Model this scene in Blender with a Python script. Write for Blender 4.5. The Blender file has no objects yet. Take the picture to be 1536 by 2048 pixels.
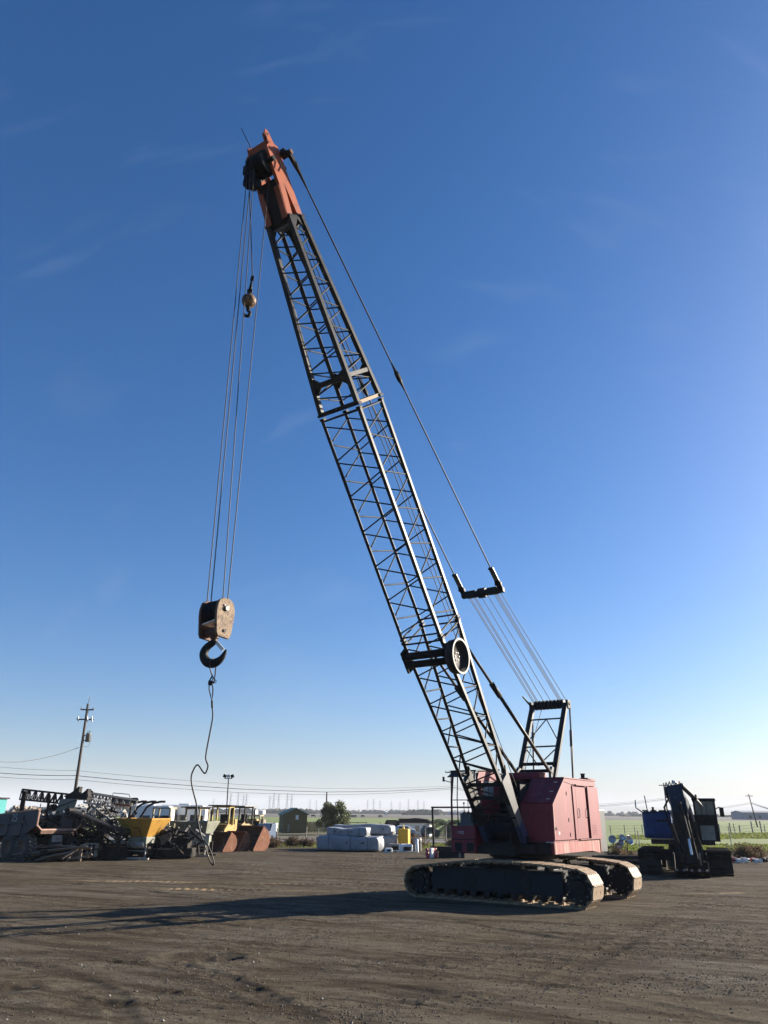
import bpy, math, random
import numpy as np
from mathutils import Vector, Matrix, Euler

# ------------------------------------------------------------------ camera, sky, sun, exposure
SC = bpy.context.scene
COL = SC.collection
R = math.radians
CAM_H, PITCH, ROLL, FPX = 2.55, 22.4, 0.5, 1460.0
cam = bpy.data.cameras.new('camera'); cam_o = bpy.data.objects.new('camera', cam); COL.objects.link(cam_o)
cam.sensor_fit = 'VERTICAL'; cam.sensor_height = 36.0; cam.lens = 36.0 * FPX / 2048.0
cam.clip_start = 0.1; cam.clip_end = 60000
cam_o.matrix_world = Matrix.Translation((0, 0, CAM_H)) @ Matrix.Rotation(R(90 + PITCH), 4, 'X') @ Matrix.Rotation(R(ROLL), 4, 'Z')
SC.camera = cam_o

SUN_EL, SUN_AZ = 19.0, 27.0          # elevation; azimuth of the sun measured from +X towards +Y
sun_dir = Vector((math.cos(R(SUN_EL)) * math.cos(R(SUN_AZ)), math.cos(R(SUN_EL)) * math.sin(R(SUN_AZ)), math.sin(R(SUN_EL))))
sl = bpy.data.lights.new('sun', 'SUN'); sl.energy = 5.0; sl.angle = R(0.53); sl.color = (1.0, 0.90, 0.76)
so = bpy.data.objects.new('sun', sl); COL.objects.link(so)
so.rotation_euler = sun_dir.to_track_quat('Z', 'Y').to_euler(); so.location = (60, 20, 40)

W = bpy.data.worlds.new('World'); SC.world = W; W.use_nodes = True
nt = W.node_tree; nt.nodes.clear()
sky = nt.nodes.new('ShaderNodeTexSky'); sky.sky_type = 'NISHITA'; sky.sun_disc = False
sky.sun_elevation = R(SUN_EL); sky.sun_rotation = R(90 - SUN_AZ); sky.altitude = 20
sky.air_density = 0.95; sky.dust_density = 1.25; sky.ozone_density = 5.2
bg = nt.nodes.new('ShaderNodeBackground'); bg.inputs['Strength'].default_value = 0.055
# thin cirrus wisps laid over the sky by view direction
tc = nt.nodes.new('ShaderNodeTexCoord')
mp = nt.nodes.new('ShaderNodeMapping'); mp.inputs['Rotation'].default_value = (0.3, 0.55, 0.5); mp.inputs['Scale'].default_value = (2.6, 14.0, 4.0)
nz = nt.nodes.new('ShaderNodeTexNoise'); nz.inputs['Scale'].default_value = 1.6; nz.inputs['Detail'].default_value = 7; nz.inputs['Distortion'].default_value = 0.7
cr = nt.nodes.new('ShaderNodeValToRGB'); cr.color_ramp.elements[0].position = 0.58; cr.color_ramp.elements[1].position = 0.95
cr.color_ramp.elements[1].color = (0.10, 0.10, 0.10, 1)
mxs = nt.nodes.new('ShaderNodeMixRGB'); mxs.inputs['Color2'].default_value = (4.6, 5.3, 6.3, 1)
nt.links.new(tc.outputs['Generated'], mp.inputs['Vector']); nt.links.new(mp.outputs['Vector'], nz.inputs['Vector'])
nt.links.new(nz.outputs['Fac'], cr.inputs['Fac']); nt.links.new(cr.outputs['Color'], mxs.inputs['Fac'])
hs = nt.nodes.new('ShaderNodeHueSaturation'); hs.inputs['Saturation'].default_value = 1.24
nt.links.new(sky.outputs['Color'], hs.inputs['Color']); gn = nt.nodes.new('ShaderNodeMixRGB'); gn.blend_type = 'MULTIPLY'; gn.inputs['Fac'].default_value = 1.0; gn.inputs['Color2'].default_value = (1.02, 0.98, 1.03, 1)
nt.links.new(hs.outputs['Color'], gn.inputs['Color1']); nt.links.new(gn.outputs['Color'], mxs.inputs['Color1']); nt.links.new(mxs.outputs['Color'], bg.inputs['Color'])
wo = nt.nodes.new('ShaderNodeOutputWorld'); nt.links.new(bg.outputs['Background'], wo.inputs['Surface'])

SC.render.engine = 'CYCLES'
SC.view_settings.view_transform = 'Standard'; SC.view_settings.look = 'None'
SC.view_settings.exposure = 1.5; SC.view_settings.gamma = 1.0; SC.view_settings.use_curve_mapping = False
SC.cycles.use_denoising = True
SC.cycles.max_bounces = 6; SC.cycles.volume_bounces = 0

rnd = random.Random(7)

# ------------------------------------------------------------------ survey: image point at a chosen distance -> place
_M = cam_o.matrix_world.copy()
def spot(px, py, Y):
    d = (_M.to_3x3() @ Vector(((px - 768) / FPX, -(py - 1024) / FPX, -1)))
    t = Y / d.y
    return Vector((d.x * t, Y, CAM_H + d.z * t))
def gx(px, Y):                        # where an image column meets the ground at distance Y
    return spot(px, 1626 + 1708 * CAM_H / Y, Y).x

# ------------------------------------------------------------------ materials
MATS = {}
def mat(name, c1, c2=None, scale=6.0, rough=0.7, bump=0.0, bscale=None, metal=0.0, wear=None, wear_amt=0.5, wear_scale=3.0,
        stretch=(1, 1, 1), spec=0.5, emit=None, world=False, trans=0.0, detail=6, leaf=0.0):
    if name in MATS: return MATS[name]
    m = bpy.data.materials.new(name); m.use_nodes = True
    n = m.node_tree; bs = n.nodes['Principled BSDF']; L = n.links.new
    bs.inputs['Roughness'].default_value = rough; bs.inputs['Metallic'].default_value = metal
    bs.inputs['Specular IOR Level'].default_value = spec
    tcx = n.nodes.new('ShaderNodeTexCoord'); mpx = n.nodes.new('ShaderNodeMapping'); mpx.inputs['Scale'].default_value = stretch
    if world:
        ge = n.nodes.new('ShaderNodeNewGeometry'); L(ge.outputs['Position'], mpx.inputs['Vector'])
    else:
        L(tcx.outputs['Object'], mpx.inputs['Vector'])
    oi = n.nodes.new('ShaderNodeObjectInfo')
    ad = n.nodes.new('ShaderNodeVectorMath'); ad.operation = 'MULTIPLY_ADD'
    ad.inputs[1].default_value = (1, 1, 1)
    sc2 = n.nodes.new('ShaderNodeVectorMath'); sc2.operation = 'SCALE'; sc2.inputs[0].default_value = (37, 19, 53)
    L(oi.outputs['Random'], sc2.inputs['Scale']); L(mpx.outputs['Vector'], ad.inputs[0]); L(sc2.outputs['Vector'], ad.inputs[2])
    vec = ad.outputs['Vector']
    if c2 is None: c2 = tuple(min(1, v * 0.72) for v in c1)
    nx = n.nodes.new('ShaderNodeTexNoise'); nx.inputs['Scale'].default_value = scale; nx.inputs['Detail'].default_value = detail; nx.inputs['Roughness'].default_value = 0.65
    L(vec, nx.inputs['Vector'])
    rp = n.nodes.new('ShaderNodeValToRGB'); rp.color_ramp.elements[0].position = 0.36; rp.color_ramp.elements[1].position = 0.66
    rp.color_ramp.elements[0].color = (*c1, 1); rp.color_ramp.elements[1].color = (*c2, 1)
    L(nx.outputs['Fac'], rp.inputs['Fac']); colr = rp.outputs['Color']
    if wear is not None:
        nw = n.nodes.new('ShaderNodeTexNoise'); nw.inputs['Scale'].default_value = wear_scale; nw.inputs['Detail'].default_value = 9; nw.inputs['Roughness'].default_value = 0.72
        L(vec, nw.inputs['Vector'])
        rw = n.nodes.new('ShaderNodeValToRGB'); lo = 0.68 - 0.3 * wear_amt
        rw.color_ramp.elements[0].position = lo; rw.color_ramp.elements[1].position = lo + 0.1
        L(nw.outputs['Fac'], rw.inputs['Fac'])
        mx = n.nodes.new('ShaderNodeMixRGB'); mx.inputs['Color2'].default_value = (*wear, 1)
        L(rw.outputs['Color'], mx.inputs['Fac']); L(colr, mx.inputs['Color1']); colr = mx.outputs['Color']
    L(colr, bs.inputs['Base Color'])
    if bump:
        nb = n.nodes.new('ShaderNodeTexNoise'); nb.inputs['Scale'].default_value = bscale or scale * 3; nb.inputs['Detail'].default_value = 6
        L(vec, nb.inputs['Vector'])
        bp = n.nodes.new('ShaderNodeBump'); bp.inputs['Strength'].default_value = bump; bp.inputs['Distance'].default_value = 0.02
        L(nb.outputs['Fac'], bp.inputs['Height']); L(bp.outputs['Normal'], bs.inputs['Normal'])
    if leaf:
        tl = n.nodes.new('ShaderNodeBsdfTranslucent'); L(colr, tl.inputs['Color']); ms = n.nodes.new('ShaderNodeMixShader'); ms.inputs['Fac'].default_value = leaf
        ou = n.nodes['Material Output']; L(bs.outputs['BSDF'], ms.inputs[1]); L(tl.outputs['BSDF'], ms.inputs[2]); L(ms.outputs['Shader'], ou.inputs['Surface'])
    if trans: bs.inputs['Transmission Weight'].default_value = trans
    if emit: bs.inputs['Emission Color'].default_value = (*emit, 1); bs.inputs['Emission Strength'].default_value = 1
    MATS[name] = m
    return m

RUST = (0.17, 0.075, 0.035)
M_RED = mat('faded_red_paint', (0.20, 0.020, 0.032), (0.15, 0.015, 0.024), 1.6, 0.56, 0.30, 1.3, wear=(0.23, 0.050, 0.055), wear_amt=0.40, wear_scale=2.2, stretch=(1, 1, 0.22), spec=0.42)
M_REDSK = mat('streaked_red_paint', (0.27, 0.045, 0.045), (0.34, 0.13, 0.11), 5, 0.45, 0.06, 6, wear=(0.36, 0.24, 0.20), wear_amt=0.5, wear_scale=4, stretch=(1, 1, 0.12))
M_ORANGE = mat('boom_orange_paint', (0.30, 0.068, 0.016), (0.23, 0.048, 0.012), 3, 0.55, 0.05, wear=(0.16, 0.045, 0.022), wear_amt=0.45, wear_scale=6)
M_BOOM = mat('dusty_black_steel', (0.012, 0.012, 0.012), (0.026, 0.024, 0.021), 3, 0.52, 0.05, wear=(0.06, 0.048, 0.036), wear_amt=0.42, wear_scale=5, spec=0.30)
M_BRACE = mat('lattice_tube_steel', (0.014, 0.014, 0.014), (0.028, 0.026, 0.023), 2, 0.6, wear=(0.055, 0.046, 0.036), wear_amt=0.42, wear_scale=4, spec=0.18)
M_BLACK = mat('greasy_black_steel', (0.011, 0.011, 0.012), (0.022, 0.020, 0.019), 5, 0.6, 0.06, wear=(0.06, 0.048, 0.036), wear_amt=0.26, wear_scale=8, spec=0.2)
M_GREY = mat('grey_plate_steel', (0.10, 0.105, 0.105), (0.075, 0.08, 0.08), 4, 0.42, 0.04, wear=(0.035, 0.035, 0.035), wear_amt=0.25)
M_DKBLUE = mat('dark_track_frame_paint', (0.012, 0.016, 0.022), (0.020, 0.023, 0.027), 2.5, 0.7, 0.06, wear=(0.04, 0.035, 0.028), wear_amt=0.30, spec=0.2)
M_SHOE = mat('dusty_track_steel', (0.27, 0.185, 0.105), (0.21, 0.14, 0.078), 5, 0.7, 0.25, 14, wear=(0.17, 0.09, 0.045), wear_amt=0.4, wear_scale=9)
M_ROPE = mat('wire_rope', (0.014, 0.013, 0.013), (0.03, 0.025, 0.022), 30, 0.6)
M_RUSTY = mat('rusty_steel', (0.11, 0.048, 0.026), (0.07, 0.030, 0.017), 5, 0.7, 0.15, 18, wear=(0.19, 0.10, 0.055), wear_amt=0.42, wear_scale=6)
M_BLOCK = mat('pitted_block_paint', (0.27, 0.185, 0.105), (0.17, 0.105, 0.055), 7, 0.65, 0.3, 25, wear=(0.075, 0.038, 0.020), wear_amt=0.66, wear_scale=16, spec=0.3)
M_GLASS = mat('dusty_glass', (0.32, 0.35, 0.35), (0.26, 0.29, 0.29), 4, 0.12, spec=0.8)
M_WHITE = mat('white_paint', (0.72, 0.72, 0.70), (0.62, 0.62, 0.59), 3, 0.5, wear=(0.45, 0.42, 0.38), wear_amt=0.2)
M_CHROME = mat('bright_steel', (0.62, 0.63, 0.64), (0.5, 0.5, 0.5), 5, 0.3, metal=0.8)
M_TEXT = mat('pale_lettering', (0.62, 0.60, 0.60), None, 5, 0.6)

# ------------------------------------------------------------------ mesh helpers
class MB:
    def __init__(s): s.v = []; s.f = []
    def add(s, verts, faces):
        o = len(s.v); s.v += [tuple(map(float, q)) for q in verts]; s.f += [tuple(i + o for i in f) for f in faces]; return s
    def box(s, c, size, rot=None):
        h = [x / 2 for x in size]
        vs = [Vector((x * h[0], y * h[1], z * h[2])) for x in (-1, 1) for y in (-1, 1) for z in (-1, 1)]
        if rot is not None: vs = [rot @ v for v in vs]
        c = Vector(c)
        return s.add([v + c for v in vs], [(0, 1, 3, 2), (4, 6, 7, 5), (0, 4, 5, 1), (2, 3, 7, 6), (0, 2, 6, 4), (1, 5, 7, 3)])
    def bar(s, a, b, w, h=None, up=(0, 0, 1)):
        a = Vector(a); b = Vector(b); h = h or w; d = (b - a); L = d.length
        if L < 1e-6: return s
        z = d.normalized(); x = Vector(up).cross(z)
        if x.length < 1e-4: x = Vector((1, 0, 0)).cross(z)
        x.normalize(); y = z.cross(x)
        vs = []
        for p in (a, b):
            for i, j in ((-1, -1), (1, -1), (1, 1), (-1, 1)): vs.append(p + x * (i * w / 2) + y * (j * h / 2))
        return s.add(vs, [(3, 2, 1, 0), (4, 5, 6, 7), (0, 1, 5, 4), (1, 2, 6, 5), (2, 3, 7, 6), (3, 0, 4, 7)])
    def tube(s, a, b, r, n=10, r2=None):
        a = Vector(a); b = Vector(b); r2 = r if r2 is None else r2
        z = (b - a).normalized(); x = z.orthogonal().normalized(); y = z.cross(x)
        vs = [p + x * (math.cos(2 * math.pi * k / n) * q) + y * (math.sin(2 * math.pi * k / n) * q) for p, q in ((a, r), (b, r2)) for k in range(n)]
        fs = [(k, (k + 1) % n, n + (k + 1) % n, n + k) for k in range(n)] + [tuple(range(n))[::-1], tuple(range(n, 2 * n))]
        return s.add(vs, fs)
    def path(s, pts, r, n=6, closed=False):
        pts = [Vector(p) for p in pts]; rs = r if isinstance(r, (list, tuple)) else [r] * len(pts)
        vs = []; prev = None
        for i, p in enumerate(pts):
            a = pts[i - 1] if (i or closed) else p; b = pts[(i + 1) % len(pts)] if (i < len(pts) - 1 or closed) else p
            t = (b - a).normalized()
            x = t.orthogonal() if prev is None else prev - t * prev.dot(t)
            if x.length < 1e-5: x = t.orthogonal()
            x.normalize(); prev = x; y = t.cross(x)
            vs += [p + x * (math.cos(2 * math.pi * k / n) * rs[i]) + y * (math.sin(2 * math.pi * k / n) * rs[i]) for k in range(n)]
        fs = []; m = len(pts)
        for i in range(m if closed else m - 1):
            for k in range(n):
                a, b = i * n + k, i * n + (k + 1) % n; c, d = ((i + 1) % m) * n + (k + 1) % n, ((i + 1) % m) * n + k
                fs.append((a, b, c, d))
        if not closed: fs += [tuple(range(n))[::-1], tuple(range((m - 1) * n, m * n))]
        return s.add(vs, fs)
    def plate(s, poly, n, th):                 # flat polygon (3-D points) extruded both ways along n
        n = Vector(n).normalized() * (th / 2); P = [Vector(p) for p in poly]; k = len(P)
        vs = [p - n for p in P] + [p + n for p in P]
        return s.add(vs, [tuple(range(k))[::-1], tuple(range(k, 2 * k))] + [(i, (i + 1) % k, k + (i + 1) % k, k + i) for i in range(k)])
    def lathe(s, prof, o, axis, n=24):         # profile of (distance along axis, radius)
        o = Vector(o); z = Vector(axis).normalized(); x = z.orthogonal().normalized(); y = z.cross(x); vs = []; fs = []
        for h, r in prof:
            vs += [o + z * h + x * (math.cos(2 * math.pi * k / n) * r) + y * (math.sin(2 * math.pi * k / n) * r) for k in range(n)]
        for i in range(len(prof) - 1):
            fs += [(i * n + k, i * n + (k + 1) % n, (i + 1) * n + (k + 1) % n, (i + 1) * n + k) for k in range(n)]
        return s.add(vs, fs)
    def hexa(s, p): return s.add(p, [(3, 2, 1, 0), (4, 5, 6, 7), (0, 1, 5, 4), (1, 2, 6, 5), (2, 3, 7, 6), (3, 0, 4, 7)])
    def build(s, name, m, parent=None, smooth=False, bevel=0.0):
        me = bpy.data.meshes.new(name); me.from_pydata(s.v, [], s.f); me.validate(); me.update()
        me.materials.append(m)
        if smooth: me.polygons.foreach_set('use_smooth', [True] * len(me.polygons))
        o = bpy.data.objects.new(name, me); COL.objects.link(o)
        if parent is not None: o.parent = parent
        if bevel:
            b = o.modifiers.new('bevel', 'BEVEL'); b.width = bevel; b.segments = 2; b.limit_method = 'ANGLE'
        return o

def tag(o, label=None, cat=None, group=None, kind=None):
    if label: o['label'] = label
    if cat: o['category'] = cat
    if group: o['group'] = group
    if kind: o['kind'] = kind
    return o
def empty(name, loc=(0, 0, 0), rz=0.0, parent=None):
    o = bpy.data.objects.new(name, None); COL.objects.link(o); o.location = loc; o.rotation_euler = (0, 0, rz); o.empty_display_size = 0.2
    if parent is not None: o.parent = parent
    return o
def link_copy(o, parent=None):
    c = o.copy(); COL.objects.link(c); c.parent = parent if parent is not None else None
    for ch in list(o.children): link_copy(ch, c)
    return c
UNIT = {}
def rod(name, a, b, r, m, parent=None, n=8, square=False):
    """a straight member: a shared unit bar stretched between two points"""
    key = (m.name, n, square)
    if key not in UNIT:
        q = MB()
        if square: q.box((0, 0, 0.5), (2, 2, 1))
        else: q.tube((0, 0, 0), (0, 0, 1), 1.0, n)
        me = bpy.data.meshes.new('member'); me.from_pydata(q.v, [], q.f); me.update(); me.materials.append(m)
        if not square: me.polygons.foreach_set('use_smooth', [len(p.vertices) == 4 for p in me.polygons])
        UNIT[key] = me
    o = bpy.data.objects.new(name, UNIT[key]); COL.objects.link(o)
    a = Vector(a); b = Vector(b); d = b - a
    o.location = a; o.rotation_mode = 'QUATERNION'; o.rotation_quaternion = d.to_track_quat('Z', 'Y'); o.scale = (r, r, d.length)
    if parent is not None: o.parent = parent
    return o
def chord(name, a, b, w, m, parent, up):
    return MB().bar(a, b, w, w, up).build(name, m, parent)

# value noise for relief
_g = np.random.default_rng(3)
_TAB = _g.random((256, 256))
def vnoise(x, y):
    xi = np.floor(x).astype(int); yi = np.floor(y).astype(int); fx = x - xi; fy = y - yi
    fx = fx * fx * (3 - 2 * fx); fy = fy * fy * (3 - 2 * fy)
    a = _TAB[xi % 256, yi % 256]; b = _TAB[(xi + 1) % 256, yi % 256]; c = _TAB[xi % 256, (yi + 1) % 256]; d = _TAB[(xi + 1) % 256, (yi + 1) % 256]
    return (a * (1 - fx) + b * fx) * (1 - fy) + (c * (1 - fx) + d * fx) * fy - 0.5
def fbm(x, y, o=4):
    s = 0; a = 1.0
    for i in range(o): s = s + a * vnoise(x * 2 ** i + 17.3 * i, y * 2 ** i + 9.1 * i); a *= 0.5
    return s


# ------------------------------------------------------------------ the ground
def axis(knots):
    out = []
    for (a, b, st) in knots: out += list(np.arange(a, b, st))
    return np.array(out + [knots[-1][1]])
xs = axis([(-130, -60, 7), (-60, -24, 2.0), (-24, -12, 0.3), (-12, 12, 0.05), (12, 24, 0.25), (24, 60, 2.0), (60, 130, 7)])
ys = axis([(-40, 0, 4), (0, 8, 1.0), (8, 10, 0.25), (10, 16, 0.038), (16, 22, 0.06), (22, 32, 0.1), (32, 46, 0.3), (46, 64, 0.7)])
GX, GY = np.meshgrid(xs, ys)
cu_, cv_ = GX * 0.90 + GY * -0.43, GX * 0.43 + GY * 0.90          # along and across the old scrape marks
patch_ = np.clip(0.5 + 2.2 * fbm(GX / 2.6 + 5, GY / 1.7 + 3, 3), 0, 1)
H_ = 0.045 * fbm(GX / 7, GY / 5, 4) + 0.014 * fbm(GX / 1.3 + 40, GY / 0.9, 4) + 0.014 * fbm(cu_ / 2.8, cv_ / 0.20, 3) * (0.35 + patch_) + 0.012 * fbm(GX / 0.24, GY / 0.18 + 7, 3) * (0.4 + patch_)
H_ += np.clip(vnoise(GX / 0.12 + 11, GY / 0.10) - 0.16, 0, 1) * patch_ * 0.07 + np.clip(vnoise(GX / 0.21 + 51, GY / 0.17) - 0.25, 0, 1) * (1 - patch_) * 0.05
TAN = np.zeros_like(H_); DARK = np.zeros_like(H_)
def rut(pts, width, depth, ridge=0.5, tan=0.0, dark=0.0, lug=0.0):
    """a wheel or crawler mark pressed into the dirt along a polyline"""
    global H_, TAN, DARK
    P = [np.array(p, float) for p in pts]; acc = 0.0
    best = np.full_like(H_, 99.0); along = np.zeros_like(H_)
    for a, b in zip(P[:-1], P[1:]):
        d = b - a; L = np.hypot(*d); u = d / L
        t = np.clip((GX - a[0]) * u[0] + (GY - a[1]) * u[1], 0, L)
        dd = np.hypot(GX - a[0] - u[0] * t, GY - a[1] - u[1] * t)
        m = dd < best; best = np.where(m, dd, best); along = np.where(m, acc + t, along); acc += L
    wob = 0.75 + 0.9 * vnoise(along * 0.9 + pts[0][0], along * 0 + pts[0][1])
    core = np.exp(-(best / (width * 0.5)) ** 4); edge = np.exp(-((best - width * 0.62) / (width * 0.22)) ** 2)
    fade = np.clip(along / 1.5, 0, 1) * np.clip((acc - along) / 1.5, 0, 1)
    H_ += fade * wob * (-depth * core + ridge * depth * edge)
    if lug: H_ += fade * core * lug * (np.sin(along * 2 * math.pi / 0.3 + best * 9) > 0.2) * (0.4 + vnoise(along * 0.6, along * 0))
    patch = np.clip(0.62 + 1.8 * vnoise(along * 0.55 + 3, best * 0 + pts[0][1]), 0, 1)
    TAN += fade * core * tan * patch; DARK += fade * core * dark * patch
# crawler marks left and right of the crane, pale dry soil turned up
rut([(-13.2, 32.4), (-6, 31.6), (1.0, 31.2)], 0.5, 0.03, 0.5, tan=1.0, lug=0.05)
rut([(-10.2, 29.2), (-5, 28.8), (-0.6, 28.7), (1.4, 28.9)], 0.5, 0.035, 0.5, tan=1.0, lug=0.06)
rut([(8.6, 28.6), (14.0, 29.2), (24, 30.6)], 0.35, 0.02, 0.5, tan=1.0, lug=0.03)
rut([(6.6, 25.0), (10.5, 25.4), (18, 26.4)], 0.4, 0.02, 0.5, tan=0.6, lug=0.03)
# wheel tracks over the foreground
rut([(-9, 18.2), (-5.4, 16.6), (-2.6, 14.2), (-1.0, 11.6), (-0.4, 9)], 0.42, 0.016, 0.6, dark=0.9, lug=0.010)
rut([(-9, 16.4), (-5.9, 14.9), (-4.0, 12.9), (-3.0, 10.6), (-2.6, 9)], 0.42, 0.016, 0.6, dark=0.9, lug=0.010)
rut([(-3.5, 17.4), (0.5, 15.6), (3.0, 13.6), (5.2, 11.2), (6, 9)], 0.4, 0.018, 0.5, dark=0.6, lug=0.008)
rut([(-2.5, 19.6), (2, 17.7), (6.5, 15.2), (9.6, 12.4)], 0.4, 0.018, 0.5, dark=0.6)
rut([(0.4, 11.2), (2.9, 14.1), (5.4, 18.2), (8.3, 21.6), (12, 23.6)], 0.45, 0.02, 0.5, dark=0.7)
rut([(3.6, 20.2), (7, 21.4), (12, 22.6), (18, 23.2)], 0.4, 0.025, 0.5, dark=0.6)
rut([(4, 17.6), (8, 17.9), (13, 18.4)], 0.35, 0.03, 0.4, dark=0.5)
rut([(-12, 34.6), (-4, 36.2), (4, 37), (12, 38)], 0.5, 0.03, 0.5, dark=0.6)
rut([(-20, 37.5), (-8, 39.0), (6, 41.0), (16, 42)], 0.5, 0.03, 0.5, dark=0.7)
rut([(-20, 33), (-12, 31), (-4, 25), (2, 21), (6, 16)], 0.4, 0.02, 0.5, dark=0.3)
rut([(-22, 30), (-10, 26), (-2, 22.5), (6, 20.5), (14, 20)], 0.4, 0.018, 0.4, dark=0.35)
for (x, y, w, d) in ((-3.45, 15.75, 0.34, 0.10), (-6.1, 13.0, 0.30, 0.10), (-2.3, 13.0, 0.25, 0.06), (-4.1, 12.3, 0.25, 0.06), (0.4, 13.1, 0.3, 0.06), (9.0, 24.5, 0.4, 0.06), (-1.9, 12.6, .22, .06), (-5.7, 13.4, .2, .07), (-3.0, 15.9, .22, .06)):
    wv = fbm(GX / 0.35 + x, GY / 0.3, 3); rr = np.hypot((GX - x) / 1.9, GY - y) + 0.16 * wv; H_ += (-d * np.exp(-(rr / w) ** 2) + 0.45 * d * np.exp(-((rr - 1.6 * w) / (0.5 * w)) ** 2)) * (0.7 + 0.9 * wv); DARK += 0.8 * np.exp(-(rr / w) ** 2)
# keep the soil under the crane's crawlers flat
flat = np.exp(-((np.hypot(GX - 4.8, GY - 27.4)) / 4.6) ** 6); H_ *= (1 - 0.8 * flat)
fadeY = np.clip((66 - GY) / 6, 0, 1); H_ *= fadeY
nv = GX.size; V_ = np.stack([GX.ravel(), GY.ravel(), H_.ravel()], 1)
ny, nx_ = GX.shape; I = np.arange(nv).reshape(ny, nx_)
F_ = np.stack([I[:-1, :-1].ravel(), I[:-1, 1:].ravel(), I[1:, 1:].ravel(), I[1:, :-1].ravel()], 1)
me = bpy.data.meshes.new('yard_ground')
me.vertices.add(nv); me.vertices.foreach_set('co', V_.ravel().astype(np.float32))
me.loops.add(F_.size); me.loops.foreach_set('vertex_index', F_.ravel().astype(np.int32))
me.polygons.add(len(F_)); me.polygons.foreach_set('loop_start', np.arange(0, F_.size, 4, dtype=np.int32)); me.polygons.foreach_set('loop_total', np.full(len(F_), 4, np.int32))
me.update(calc_edges=True); me.polygons.foreach_set('use_smooth', [True] * len(F_))
for nm, arr in (('tan', TAN), ('dark', DARK)):
    at_ = me.attributes.new(nm, 'FLOAT', 'POINT'); at_.data.foreach_set('value', np.clip(arr, 0, 1).ravel().astype(np.float32))
yard = bpy.data.objects.new('yard_ground', me); COL.objects.link(yard); tag(yard, kind='structure')
def ground_z(x, y):
    j = min(max(int(np.searchsorted(xs, x)) - 1, 0), nx_ - 1); i = min(max(int(np.searchsorted(ys, y)) - 1, 0), ny - 1)
    return float(H_[i, j])

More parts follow.
